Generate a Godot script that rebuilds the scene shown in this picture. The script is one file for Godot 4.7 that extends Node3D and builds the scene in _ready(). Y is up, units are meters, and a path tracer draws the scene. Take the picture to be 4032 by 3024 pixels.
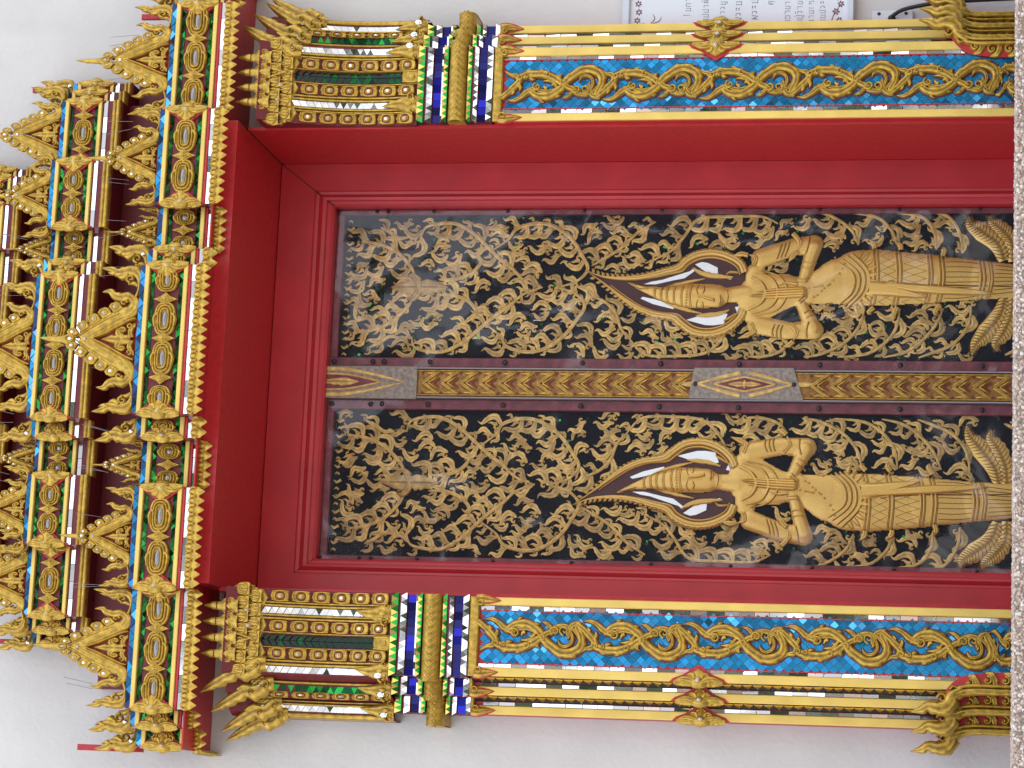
extends Node3D
# A Thai temple window seen from below. World: x to the right along the wall, y up, z out of the wall towards the viewer.
# The camera was turned on its side for the photograph, so world up points to the left of the picture.
const YO := 3.25          # height of the reference point of the facade above the ground
const GROOVE := 0
const ROUND := 1
const RIDGE := 2
const FLAT := 3
const SLAB := 4
const PO := [[-1.0, -0.8, -0.35, 0.0, 0.35, 0.8, 1.0], [-1.0, -0.75, -0.3, 0.3, 0.75, 1.0], [-1.0, -0.9, 0.0, 0.9, 1.0], [-1.0, -0.9, -0.16, 0.0, 0.16, 0.9, 1.0], [-1.0, -0.98, 0.98, 1.0]]
const PH := [[0.0, 0.7, 1.0, 0.66, 1.0, 0.7, 0.0], [0.0, 0.66, 0.97, 0.97, 0.66, 0.0], [0.0, 0.42, 1.0, 0.42, 0.0], [0.0, 0.9, 1.0, 0.72, 1.0, 0.9, 0.0], [0.0, 1.0, 1.0, 0.0]]

class MB:
	var V := PackedVector3Array()
	var N := PackedVector3Array()
	var C := PackedColorArray()
	var I := PackedInt32Array()
	var col := Color(1, 1, 1)
	func vert(p: Vector3, n: Vector3, c: Color) -> int:
		V.append(p); N.append(n); C.append(c)
		return V.size() - 1
	func tri(a: int, b: int, c: int) -> void:
		var g := (V[b] - V[a]).cross(V[c] - V[a])
		if g.length_squared() < 1e-20: return
		if g.dot(N[a] + N[b] + N[c]) > 0.0:
			I.append(a); I.append(c); I.append(b)
		else:
			I.append(a); I.append(b); I.append(c)
	func face(ps: Array, out: Vector3) -> void:
		var n: Vector3 = (ps[1] - ps[0]).cross(ps[2] - ps[0]).normalized()
		if n.dot(out) < 0.0: n = -n
		var at := []
		for p in ps: at.append(vert(p, n, col))
		for k in range(1, ps.size() - 1): tri(at[0], at[k], at[k + 1])
	func slab(x0: float, x1: float, y0: float, y1: float, z0: float, z1: float, ch := 0.0) -> void:
		if x0 > x1: var t := x0; x0 = x1; x1 = t
		if y0 > y1: var t := y0; y0 = y1; y1 = t
		var zm := z1 - ch
		var b := [Vector3(x0, y0, z0), Vector3(x1, y0, z0), Vector3(x1, y1, z0), Vector3(x0, y1, z0)]
		var m := [Vector3(x0, y0, zm), Vector3(x1, y0, zm), Vector3(x1, y1, zm), Vector3(x0, y1, zm)]
		var f := [Vector3(x0 + ch, y0 + ch, z1), Vector3(x1 - ch, y0 + ch, z1), Vector3(x1 - ch, y1 - ch, z1), Vector3(x0 + ch, y1 - ch, z1)]
		var o := [Vector3(0, -1, 0), Vector3(1, 0, 0), Vector3(0, 1, 0), Vector3(-1, 0, 0)]
		for k in 4:
			var j := (k + 1) % 4
			face([b[k], b[j], m[j], m[k]], o[k])
			if ch > 0.0: face([m[k], m[j], f[j], f[k]], o[k] + Vector3(0, 0, 1))
		face(f, Vector3(0, 0, 1))
		face(b, Vector3(0, 0, -1))
	func prism(poly: PackedVector2Array, z0: float, z1: float, ch := 0.0, xf := Transform3D()) -> void:
		var mid := Vector2.ZERO
		for p in poly: mid += p
		mid /= poly.size()
		var front := PackedVector2Array()
		for p in poly: front.append(p + (mid - p).normalized() * ch)
		var t := Geometry2D.triangulate_polygon(poly)
		var n := poly.size()
		var sgn := 0.0
		for k in n: sgn += poly[k].cross(poly[(k + 1) % n])
		sgn = signf(sgn)
		for k in n:
			var j := (k + 1) % n
			var d2 := (poly[j] - poly[k]) * sgn
			var o := xf.basis * Vector3(d2.y, -d2.x, 0)
			face([xf * Vector3(poly[k].x, poly[k].y, z0), xf * Vector3(poly[j].x, poly[j].y, z0), xf * Vector3(poly[j].x, poly[j].y, z1 - ch), xf * Vector3(poly[k].x, poly[k].y, z1 - ch)], o)
			if ch > 0.0: face([xf * Vector3(poly[k].x, poly[k].y, z1 - ch), xf * Vector3(poly[j].x, poly[j].y, z1 - ch), xf * Vector3(front[j].x, front[j].y, z1), xf * Vector3(front[k].x, front[k].y, z1)], xf.basis * Vector3(0, 0, 1))
		for k in range(0, t.size(), 3):
			face([xf * Vector3(front[t[k]].x, front[t[k]].y, z1), xf * Vector3(front[t[k + 1]].x, front[t[k + 1]].y, z1), xf * Vector3(front[t[k + 2]].x, front[t[k + 2]].y, z1)], xf.basis * Vector3(0, 0, 1))
	# rows of points that face `facing` (or away from the row's middle when facing is zero)
	func grid(rows: Array, cols: Array, facing := Vector3(0, 0, 1), closed := false) -> void:
		var nr := rows.size()
		var nc: int = rows[0].size()
		var base := V.size()
		for i in nr:
			var up: PackedVector3Array = rows[maxi(i - 1, 0)]
			var dn: PackedVector3Array = rows[mini(i + 1, nr - 1)]
			var r: PackedVector3Array = rows[i]
			var mid := Vector3.ZERO
			if facing == Vector3.ZERO:
				for p in r: mid += p
				mid /= nc
			for j in nc:
				var l := j - 1
				var h := j + 1
				if closed:
					l = (j - 1 + nc - 1) % (nc - 1)
					h = (j + 1) % (nc - 1)
				else:
					l = maxi(l, 0); h = mini(h, nc - 1)
				var n := (dn[j] - up[j]).cross(r[h] - r[l])
				if n.length_squared() < 1e-18: n = facing if facing != Vector3.ZERO else Vector3(0, 0, 1)
				n = n.normalized()
				var o := facing if facing != Vector3.ZERO else r[j] - mid
				if n.dot(o) < 0.0: n = -n
				vert(r[j], n, cols[j] if j < cols.size() else col)
		for i in nr - 1:
			for j in nc - 1:
				var a := base + i * nc + j
				tri(a, a + 1, a + nc)
				tri(a + 1, a + nc + 1, a + nc)
	static func spline(pts: Array, n: int) -> PackedVector2Array:
		var out := PackedVector2Array()
		var m := pts.size()
		for k in m - 1:
			var p0: Vector2 = pts[maxi(k - 1, 0)]
			var p1: Vector2 = pts[k]
			var p2: Vector2 = pts[k + 1]
			var p3: Vector2 = pts[mini(k + 2, m - 1)]
			for j in n:
				out.append(p1.cubic_interpolate(p2, p0, p3, float(j) / n))
		out.append(pts[m - 1])
		return out
	# a carved strip of changing width along a curve; w holds half widths, lobes makes one edge leafy
	func stroke(pts: Array, w: Array, h: float, z := 0.0, prof := 0, n := 4, lobes := 0.0, dark := Color(1, 1, 1), side := 1.0, zend := NAN) -> void:
		var s := MB.spline(pts, n)
		var m := s.size()
		var wm := 0.0
		for x in w: wm = maxf(wm, x)
		var rows := []
		var o: Array = PO[prof]
		var ph: Array = PH[prof]
		for i in m:
			var t := float(i) / (m - 1)
			var f := t * (w.size() - 1)
			var k := mini(int(f), w.size() - 2)
			var wi := lerpf(w[k], w[k + 1], f - k)
			var d: Vector2 = (s[mini(i + 1, m - 1)] - s[maxi(i - 1, 0)]).normalized()
			var nn := Vector2(d.y, -d.x) * side
			var hh := h * minf(1.0, 0.25 + 0.9 * wi / wm) if wi > 0.0 else h * 0.12
			var zz := z if is_nan(zend) else lerpf(z, zend, t)
			var wr := wi
			if lobes > 0.0:
				var q := fposmod(t * lobes + 0.15, 1.0)
				wr = wi * (0.62 + 0.5 * sqrt(1.0 - q))
			var r := PackedVector3Array()
			for j in o.size():
				var oj: float = o[j]
				var q2 := s[i] + nn * oj * (wr if oj > 0.0 else wi)
				r.append(Vector3(q2.x, q2.y, zz + ph[j] * hh))
			rows.append(r)
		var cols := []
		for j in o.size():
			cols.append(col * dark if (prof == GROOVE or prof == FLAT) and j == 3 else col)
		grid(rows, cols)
	func spiral(c: Vector2, r: float, a0: float, turns: float, w: float, h: float, z := 0.0, prof := 1, lead: Array = []) -> void:
		var pts := lead.duplicate()
		var n := int(absf(turns) * 6) + 2
		for k in n:
			var t := float(k) / (n - 1)
			var a := a0 + TAU * turns * t
			pts.append(c + Vector2(cos(a), sin(a)) * r * (1.0 - 0.86 * t))
		stroke(pts, [w, w, w * 0.8, w * 0.55], h, z, prof, 2)
	func dome(c: Vector3, rx: float, ry: float, h: float, seg := 8, rings := 3) -> void:
		var rows := []
		for i in rings + 1:
			var a := PI / 2 * float(i) / rings
			var r := PackedVector3Array()
			for j in seg + 1:
				var b := TAU * j / seg
				r.append(c + Vector3(cos(b) * rx * cos(a), sin(b) * ry * cos(a), h * sin(a)))
			rows.append(r)
		grid(rows, [], Vector3(0, 0, 1), true)
	func tube(pts: Array, r: float, seg := 6) -> void:
		var rows := []
		for i in pts.size():
			var d: Vector3 = (pts[mini(i + 1, pts.size() - 1)] - pts[maxi(i - 1, 0)]).normalized()
			var a := d.cross(Vector3(0.31, 0.7, 0.64)).normalized()
			var b := d.cross(a)
			var row := PackedVector3Array()
			for j in seg + 1:
				var q := TAU * j / seg
				row.append(pts[i] + (a * cos(q) + b * sin(q)) * r)
			rows.append(row)
		grid(rows, [], Vector3.ZERO, true)
	# constant profile (list of Vector2: across, out) swept along the x or y axis
	func sweep(prof: Array, a: Vector3, b: Vector3, across: Vector3, out: Vector3, smooth := true) -> void:
		if smooth:
			var r0 := PackedVector3Array()
			var r1 := PackedVector3Array()
			for p in prof:
				r0.append(a + across * p.x + out * p.y)
				r1.append(b + across * p.x + out * p.y)
			grid([r0, r1], [], out)
		else:
			for k in prof.size() - 1:
				var d: Vector2 = prof[k + 1] - prof[k]
				var o := across * -d.y + out * d.x
				if d.x < 0.0: o = -o
				face([a + across * prof[k].x + out * prof[k].y, a + across * prof[k + 1].x + out * prof[k + 1].y, b + across * prof[k + 1].x + out * prof[k + 1].y, b + across * prof[k].x + out * prof[k].y], o)
	func add(m: MB, xf: Transform3D, tint := Color.WHITE) -> void:
		var base := V.size()
		for k in m.V.size():
			V.append(xf * m.V[k]); N.append((xf.basis * m.N[k]).normalized()); C.append(m.C[k] * tint)
		var flip := xf.basis.determinant() < 0.0
		for k in range(0, m.I.size(), 3):
			I.append(base + m.I[k])
			I.append(base + m.I[k + (2 if flip else 1)])
			I.append(base + m.I[k + (1 if flip else 2)])
	func mesh() -> ArrayMesh:
		var a := []
		a.resize(Mesh.ARRAY_MAX)
		a[Mesh.ARRAY_VERTEX] = V; a[Mesh.ARRAY_NORMAL] = N; a[Mesh.ARRAY_COLOR] = C; a[Mesh.ARRAY_INDEX] = I
		var am := ArrayMesh.new()
		am.add_surface_from_arrays(Mesh.PRIMITIVE_TRIANGLES, a)
		return am

var M := {}
var gx := {}
var taken := {}
var rng := RandomNumberGenerator.new()

func lin(r: float, g: float, b: float) -> Color:
	return Color(r, g, b).linear_to_srgb()

func noise_tex(freq: float, lo: float, hi: float, sd: int, size := 256, oct := 4) -> NoiseTexture2D:
	var f := FastNoiseLite.new()
	f.seed = sd; f.frequency = freq; f.fractal_octaves = oct; f.noise_type = FastNoiseLite.TYPE_SIMPLEX_SMOOTH
	var t := NoiseTexture2D.new()
	t.noise = f; t.width = size; t.height = size; t.seamless = true
	var g := Gradient.new()
	g.set_color(0, Color(lo, lo, lo)); g.set_color(1, Color(hi, hi, hi))
	t.color_ramp = g
	return t

func bump_tex(freq: float, sd: int, strength: float, size := 256, oct := 4) -> NoiseTexture2D:
	var f := FastNoiseLite.new()
	f.seed = sd; f.frequency = freq; f.fractal_octaves = oct; f.noise_type = FastNoiseLite.TYPE_SIMPLEX_SMOOTH
	var t := NoiseTexture2D.new()
	t.noise = f; t.width = size; t.height = size; t.seamless = true; t.as_normal_map = true; t.bump_strength = strength
	return t

func mat(nm: String, c: Color, rough: float, metal := 0.0, tex: Texture2D = null, scale := 4.0, nrm: Texture2D = null, nscale := 0.5) -> StandardMaterial3D:
	var m := StandardMaterial3D.new()
	m.resource_name = nm
	m.albedo_color = c; m.roughness = rough; m.metallic = metal
	m.vertex_color_use_as_albedo = true
	if tex or nrm:
		m.uv1_triplanar = true; m.uv1_world_triplanar = true
		m.uv1_scale = Vector3.ONE * scale
	if tex: m.albedo_texture = tex
	if nrm:
		m.normal_enabled = true; m.normal_texture = nrm; m.normal_scale = nscale
	M[nm] = m
	return m

func numbered(parent: Node, called: String) -> String:
	var k := str(parent.get_instance_id()) + called
	var n: int = taken.get(k, 0)
	taken[k] = n + 1
	return called if n == 0 else "%s_%03d" % [called, n]

func thing(called: String, label: String, category: String, at: Vector3, group := "") -> Node3D:
	var o := Node3D.new()
	o.name = numbered(self, called)
	add_child(o)
	o.position = at + Vector3(0, YO, 0)
	gx[o] = Transform3D(Basis(), at)
	o.set_meta("label", label); o.set_meta("category", category)
	if group: o.set_meta("group", group)
	return o

# a part: its mesh is given in facade coordinates (at = zero) or about its own origin placed by xf
func part(parent: Node3D, called: String, mesh: Mesh, m: Material, xf := Transform3D(), stuff := false) -> MeshInstance3D:
	var o := MeshInstance3D.new()
	o.name = numbered(parent, called)
	o.mesh = mesh
	o.material_override = m
	parent.add_child(o)
	o.transform = (gx[parent] as Transform3D).affine_inverse() * xf
	gx[o] = xf
	if stuff: o.set_meta("kind", "stuff")
	return o

func structure(called: String, mesh: Mesh, m: Material) -> MeshInstance3D:
	var o := MeshInstance3D.new()
	o.name = numbered(self, called)
	o.mesh = mesh; o.material_override = m
	add_child(o)
	o.position = Vector3(0, YO, 0)
	o.set_meta("kind", "structure")
	gx[o] = Transform3D()
	return o

func place(x: float, y: float, z: float, sx := 1.0, sy := 1.0, sz := 1.0, rot := 0.0) -> Transform3D:
	return Transform3D(Basis(Vector3(0, 0, 1), rot) * Basis.from_scale(Vector3(sx, sy, sz)), Vector3(x, y, z))

func tilted(x: float, y: float, z: float, sx: float, sy: float, amount: float, rot := 0.0) -> Transform3D:
	var b := Basis(Vector3(1, 0, 0), rng.randfn(0.0, amount)) * Basis(Vector3(0, 1, 0), rng.randfn(0.0, amount)) * Basis(Vector3(0, 0, 1), rot)
	return Transform3D(b * Basis.from_scale(Vector3(sx, sy, 1)), Vector3(x, y, z))

func box_mesh(x0: float, x1: float, y0: float, y1: float, z0: float, z1: float, ch := 0.0) -> ArrayMesh:
	var b := MB.new()
	b.slab(x0, x1, y0, y1, z0, z1, ch)
	return b.mesh()

func v2(a: Array) -> Array:
	var out := []
	for k in range(0, a.size(), 2): out.append(Vector2(a[k], a[k + 1]))
	return out

# ---------------------------------------------------------------- carved motifs (origin-centred, shared between copies)
func flame_leaf_mesh(kind: int, flip: float) -> MB:
	var b := MB.new()
	var sh := [[0.06, 0.0, -0.12, 0.10, -0.24, 0.3, -0.15, 0.54, 0.04, 0.68, 0.15, 0.8, 0.08, 1.0], [0.08, 0.0, -0.06, 0.12, -0.24, 0.32, -0.26, 0.56, -0.08, 0.74, 0.05, 0.84, 0.04, 1.0], [0.0, 0.0, 0.0, 0.2, -0.14, 0.4, -0.16, 0.6, 0.0, 0.74, 0.08, 0.84, 0.0, 1.0]][kind] as Array
	var pts := v2(sh)
	for k in pts.size(): pts[k] = Vector2(pts[k].x * flip, pts[k].y)
	var dk := Color(0.28, 0.2, 0.16)
	b.stroke(pts, [0.045, 0.105, 0.135, 0.125, 0.09, 0.055, 0.0], 0.042, 0.0, FLAT, 3, 3.2 if kind != 2 else 2.4, dk, -flip)
	# curl at the foot of the leaf and a small side tongue
	b.spiral(Vector2(0.17 * flip, 0.14), 0.13, PI if flip > 0 else 0.0, 0.85 * -flip, 0.055, 0.075)
	b.stroke([Vector2(-0.02 * flip, 0.16), Vector2(0.06 * flip, 0.3), Vector2(0.03 * flip, 0.42), Vector2(0.1 * flip, 0.55)], [0.04, 0.065, 0.045, 0.0], 0.06, 0.0, FLAT, 2, 0.0, dk)
	return b

func tail_pts(b: MB, s: float, ox: float) -> void:
	# upright flame with a curled foot (unit: millimetres), leaning to +x * s
	b.stroke(v2([ox + 2 * s, 2, ox + 22 * s, 2, ox + 40 * s, 10, ox + 45 * s, 30, ox + 40 * s, 52, ox + 50 * s, 74, ox + 54 * s, 98]), [5.0, 9.0, 15.0, 17.0, 14.0, 8.5, 0.0], 17.0, 0.0, GROOVE, 4, 5.0, Color(0.55, 0.45, 0.35), s)
	b.spiral(Vector2(ox + 24 * s, 24), 11.0, PI if s > 0 else 0.0, -1.25 * s, 4.2, 11.0, 3.0)
	b.stroke(v2([ox + 34 * s, 30, ox + 26 * s, 44, ox + 34 * s, 60]), [6.0, 8.0, 0.0], 16.0, 3.0, ROUND, 3)
	b.stroke(v2([ox + 46 * s, 52, ox + 37 * s, 66, ox + 42 * s, 82]), [4.0, 6.0, 0.0], 15.0, 2.0, ROUND, 3)
	b.stroke(v2([ox + 4 * s, 6, ox + 12 * s, 16, ox + 10 * s, 30]), [5.0, 7.0, 3.0], 10.0, 0.0, ROUND, 3)

func gable_mesh() -> ArrayMesh:
	var b := MB.new()
	var dk := Color(0.6, 0.5, 0.4)
	for s in [1.0, -1.0]:
		# raking band, broad and flat with a raised inner border
		b.stroke(v2([0, 132, 14 * s, 111, 31 * s, 86, 51 * s, 56, 68 * s, 28, 80 * s, 14, 98 * s, 10, 110 * s, 20, 109 * s, 38]), [14.0, 18.0, 20.0, 21.0, 20.0, 16.0, 13.0, 11.0, 6.0], 15.0, 0.0, FLAT, 4)
		b.stroke(v2([2 * s, 118, 24 * s, 85, 45 * s, 54, 60 * s, 28]), [3.0, 5.0, 5.0, 3.0], 19.0, 0.0, GROOVE, 3, 5.0, dk, -s)
		b.stroke(v2([0, 104, 14 * s, 77, 33 * s, 46, 49 * s, 20, 56 * s, 3]), [3.0, 4.0, 4.0, 4.0, 3.0], 20.0, 0.0, ROUND, 3)
		b.stroke(v2([3 * s, 144, 26 * s, 112, 50 * s, 76, 68 * s, 44]), [2.0, 2.2, 2.2, 2.0], 18.0, 0.0, ROUND, 3)
		# lobed leaves side by side along the outer edge
		for q in [[17, 154, 0.95], [35, 130, 1.05], [53, 105, 1.15], [70, 80, 1.15], [86, 55, 1.1]]:
			var d := Vector2(0.80 * s, 0.60)
			var e := Vector2(-0.60 * s, 0.80)
			var c := Vector2(q[0] * s, q[1])
			var k: float = q[2]
			b.prism(PackedVector2Array([c - d * 13 * k - e * 12 * k, c + d * 4 * k - e * 13.5 * k, c + d * 11 * k - e * 8 * k, c + d * 13 * k + e * 3 * k, c + d * 9 * k + e * 11 * k, c - d * 13 * k + e * 11.5 * k]), 0.0, 15.0, 3.0)
			b.stroke(ring_pts(7.4 * k, 7.4 * k, 1.0).map(func(p): return p + c + d), [1.6, 1.6], 4.0, 14.0, ROUND, 1)
		# hook flame above the shoulder
		b.stroke(v2([100 * s, 10, 115 * s, 22, 113 * s, 42, 118 * s, 58, 130 * s, 72, 128 * s, 92]), [7.0, 13.0, 15.0, 12.0, 8.0, 0.0], 17.0, 0.0, GROOVE, 4, 4.0, dk, s)
		b.spiral(Vector2(98 * s, 36), 9.0, -PI / 2, 1.1 * s, 4.0, 12.0, 2.0)
		b.stroke(v2([112 * s, 10, 132 * s, 4, 150 * s, 3]), [4.5, 4.0, 4.5], 11.0, 0.0, ROUND, 3)
		tail_pts(b, s, 140 * s)
	# finial
	b.stroke(v2([0, 146, 0, 165, 0, 182, 1, 206, 4, 236]), [16.0, 15.0, 9.0, 8.0, 0.0], 17.0, 0.0, RIDGE, 4)
	b.stroke(ring_pts(9, 10, 1.0).map(func(p): return p + Vector2(0, 158)), [2.0, 2.0], 5.0, 15.0, ROUND, 1)
	return b.mesh()

func tympanum_mesh() -> ArrayMesh:
	var b := MB.new()
	b.stroke(v2([0, 14, 0, 34, 0, 58, 0, 86]), [12.0, 17.0, 13.0, 0.0], 9.0, 4.0, GROOVE, 4, 3.0, Color(0.5, 0.4, 0.3))
	for s in [1.0, -1.0]:
		b.stroke(v2([3 * s, 30, 16 * s, 44, 26 * s, 40, 22 * s, 26]), [7.0, 9.0, 7.0, 3.0], 9.0, 4.0, GROOVE, 3, 3.0, Color(0.5, 0.4, 0.3), s)
		b.spiral(Vector2(24 * s, 33), 8.5, PI / 2, -1.2 * s, 3.4, 9.0, 5.0)
		b.stroke(v2([4 * s, 12, 22 * s, 16, 36 * s, 8, 46 * s, 4]), [6.0, 7.0, 6.0, 0.0], 8.0, 4.0, GROOVE, 3, 3.0, Color(0.5, 0.4, 0.3), s)
		b.spiral(Vector2(36 * s, 16), 7.5, PI, -1.1 * s, 3.2, 9.0, 5.0)
	return b.mesh()

func small_tail_mesh(s: float) -> ArrayMesh:
	var b := MB.new()
	tail_pts(b, s, 0.0)
	return b.mesh()

func fold(half: int, flip: float) -> Transform3D:
	# lays a flat half-ornament on the front (0) or round the corner on the side face (1)
	if half == 0: return Transform3D(Basis(Vector3(-flip, 0, 0), Vector3(0, 1, 0), Vector3(0, 0, 1)), Vector3.ZERO)
	return Transform3D(Basis(Vector3(0, 0, -1), Vector3(0, 1, 0), Vector3(flip, 0, 0)), Vector3.ZERO)

func corner_rosette_mesh(flip: float) -> ArrayMesh:
	# wraps an outer corner: one half lies on the front, the other on the side face (flip = -1: left corner)
	var b := MB.new()
	var dk := Color(0.5, 0.4, 0.3)
	for half in 2:
		var h := MB.new()
		h.prism(PackedVector2Array([Vector2(-3, -58), Vector2(4, -57), Vector2(13, -34), Vector2(26, -17), Vector2(39, 0), Vector2(26, 17), Vector2(13, 34), Vector2(4, 57), Vector2(-3, 58)]), 0, 6.0, 1.5)
		h.stroke(v2([-4, 0, 10, 0, 24, 0, 37, 0]), [21.0, 18.0, 10.0, 0.0], 7.0, 5.0, RIDGE, 3)
		h.stroke(v2([-4, 0, 5, 0, 13, 0, 22, 0]), [14.0, 12.0, 8.0, 0.0], 13.0, 5.0, RIDGE, 3)
		for s in [1.0, -1.0]:
			h.stroke(v2([1, 10 * s, 8, 22 * s, 9, 38 * s, 2, 57 * s]), [7.0, 9.0, 7.0, 0.0], 8.0, 4.0, GROOVE, 4, 3.0, dk, -s)
			h.stroke(v2([12, 8 * s, 22, 12 * s, 23, 20 * s, 17, 27 * s]), [5.0, 6.0, 4.0, 0.0], 8.0, 4.0, ROUND, 3)
		b.add(h, fold(half, flip))
		var c := MB.new()
		c.dome(Vector3(-2, 0, 2), 16, 22, 13, 10)
		b.add(c, fold(half, flip))
	return b.mesh()

func corner_back_mesh(flip: float) -> ArrayMesh:
	var b := MB.new()
	for half in 2:
		var h := MB.new()
		h.prism(PackedVector2Array([Vector2(0, -65), Vector2(10, -57), Vector2(19, -36), Vector2(32, -19), Vector2(46, 0), Vector2(32, 19), Vector2(19, 36), Vector2(10, 57), Vector2(0, 65)]), -5, 1.5)
		b.add(h, fold(half, flip))
	return b.mesh()

func ring_pts(rx: float, ry: float, sq := 1.0) -> Array:
	var out := []
	for k in 17:
		var a := TAU * k / 16.0
		out.append(Vector2(signf(cos(a)) * pow(absf(cos(a)), sq) * rx, signf(sin(a)) * pow(absf(sin(a)), sq) * ry))
	return out

func cartouche_mesh() -> ArrayMesh:
	var b := MB.new()
	b.prism(PackedVector2Array(ring_pts(47, 29, 0.8).slice(0, 16)), -2, 7, 1.0)
	b.stroke(ring_pts(44, 26, 0.75), [4.0, 4.0], 6.0, 5.0, ROUND, 2)
	b.stroke(ring_pts(36, 18.5, 0.7), [3.6, 3.6], 9.0, 5.0, ROUND, 2)
	b.stroke(ring_pts(28, 11.5, 0.65), [3.2, 3.2], 11.0, 5.0, ROUND, 2)
	for s in [1.0, -1.0]:
		b.dome(Vector3(13, 20 * s, 10), 5, 5, 6)
		b.stroke(v2([-22, 26 * s, 0, 29 * s, 12, 24 * s, 16, 17 * s]), [3.0, 5.0, 4.5, 2.0], 10.0, 6.0, ROUND, 3)
	return b.mesh()

func star_mesh() -> ArrayMesh:
	# four-pointed stepped boss between two cartouches
	var b := MB.new()
	for q in [[1.0, 4.0, 13.0], [0.68, 12.0, 17.0], [0.38, 16.0, 21.0]]:
		var k: float = q[0]
		b.prism(PackedVector2Array([Vector2(0, -33 * k), Vector2(8.5 * k, -12 * k), Vector2(19 * k, 0), Vector2(8.5 * k, 12 * k), Vector2(0, 33 * k), Vector2(-8.5 * k, 12 * k), Vector2(-19 * k, 0), Vector2(-8.5 * k, -12 * k)]), q[1], q[2], 1.6)
	b.dome(Vector3(0, 0, 20), 4, 5, 4)
	return b.mesh()

func leaf_tip_mesh() -> ArrayMesh:
	# hanging pointed leaf of the valance, folded along its middle, under a small scalloped bud
	var b := MB.new()
	b.stroke(v2([0, 2, 0, -11, 0, -21, 0, -41]), [11.9, 11.9, 11.9, 0.0], 7.0, 0.0, RIDGE, 4)
	b.slab(-11.85, 11.85, -23, 2.5, -3, 2.6)
	b.stroke(v2([0, 3, 0, -6, 0, -14, 0, -25]), [6.0, 7.5, 6.0, 0.0], 12.0, 0.0, RIDGE, 3)
	for s in [1.0, -1.0]:
		b.stroke(v2([3 * s, 1, 10 * s, -3, 11 * s, -11, 6 * s, -18]), [3.0, 4.0, 3.5, 1.0], 10.0, 0.0, ROUND, 3)
	b.slab(-11.8, 11.8, -5, 2.5, -3, 6.0, 1.5)
	return b.mesh()

func petal_mesh() -> ArrayMesh:
	# lotus petal: a stepped rounded block with a gem seat
	var b := MB.new()
	b.prism(PackedVector2Array(ring_pts(13.6, 24.5, 0.55).slice(0, 16)), -3, 5.5, 2.0)
	b.prism(PackedVector2Array(ring_pts(6.0, 8.2, 0.8).slice(0, 16)), 5, 10.5, 1.5)
	for s in [1.0, -1.0]:
		b.stroke(v2([11.5 * s, -23, 12.2 * s, -8, 12.2 * s, 8, 10 * s, 22]), [1.5, 2.2, 2.2, 1.0], 4.0, 5.0, ROUND, 3)
		b.stroke(v2([0, 24, 5 * s, 19, 10 * s, 18]), [2.5, 3.0, 1.0], 5.0, 4.0, ROUND, 2)
	return b.mesh()

func petal_ring_mesh() -> ArrayMesh:
	var b := MB.new()
	b.stroke(ring_pts(8.6, 11.6, 0.75), [1.9, 1.9], 1.6, 3.6, ROUND, 2)
	return b.mesh()

func bud_spike_mesh() -> ArrayMesh:
	var b := MB.new()
	b.stroke(v2([0, 0, 0, 26, 0, 46, 0, 58]), [15.0, 16.0, 10.5, 9.0], 13.0, 0.0, RIDGE, 4)
	b.stroke(v2([0, 58, 0, 68, 0, 96]), [9.5, 9.0, 0.0], 11.0, 2.0, ROUND, 4)
	for s in [1.0, -1.0]:
		b.stroke(v2([2 * s, 4, 14 * s, 16, 15 * s, 32, 9 * s, 48]), [4.0, 6.0, 5.0, 0.0], 11.0, 0.0, GROOVE, 3, 3.0, Color(0.5, 0.4, 0.3), s)
		b.spiral(Vector2(11 * s, 22), 5.0, 0.0, 0.9 * s, 2.4, 12.0, 2.0)
	return b.mesh()

func naga_flame_mesh(s: float) -> ArrayMesh:
	# long licking flame on the capital's corner, leaning to s
	var b := MB.new()
	var dk := Color(0.5, 0.4, 0.3)
	b.stroke(v2([-4 * s, 0, 0, 24, 13 * s, 44, 14 * s, 72, 24 * s, 98, 36 * s, 124, 44 * s, 142, 57 * s, 168]), [14.0, 20.0, 20.0, 17.0, 15.0, 12.5, 9.0, 1.5], 21.0, 0.0, GROOVE, 4, 6.0, dk, s)
	b.stroke(v2([-8 * s, 20, -12 * s, 42, -2 * s, 58, 6 * s, 66]), [7.0, 11.0, 9.0, 0.0], 18.0, 0.0, GROOVE, 3, 3.0, dk, -s)
	b.stroke(v2([8 * s, 52, 4 * s, 78, 12 * s, 98, 20 * s, 112]), [6.0, 9.0, 8.0, 0.0], 21.0, 0.0, ROUND, 3)
	b.spiral(Vector2(2 * s, 22), 10.0, 0.0, 1.2 * s, 4.0, 20.0, 4.0)
	b.spiral(Vector2(16 * s, 60), 7.0, PI, 1.1 * s, 3.0, 19.0, 4.0)
	return b.mesh()

func acanthus_mesh(s: float) -> ArrayMesh:
	# pointed leaf that climbs from the foot of the capital, with a curl on one side
	var b := MB.new()
	var dk := Color(0.5, 0.4, 0.3)
	b.stroke(v2([0, 0, 0, 20, 1 * s, 44, -4 * s, 76]), [20.0, 19.0, 12.0, 0.0], 11.0, 0.0, GROOVE, 4, 4.0, dk, s)
	b.stroke(v2([10 * s, 4, 12 * s, 22, 4 * s, 40]), [5.0, 6.0, 0.0], 13.0, 1.0, ROUND, 3)
	b.spiral(Vector2(17 * s, 12), 9.0, PI if s < 0 else 0.0, 1.2 * s, 3.6, 13.0, 1.0)
	b.spiral(Vector2(-15 * s, 8), 7.0, PI if s > 0 else 0.0, -1.1 * s, 3.2, 11.0, 1.0)
	b.dome(Vector3(0, 18, 9), 6, 8, 5)
	return b.mesh()

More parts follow.
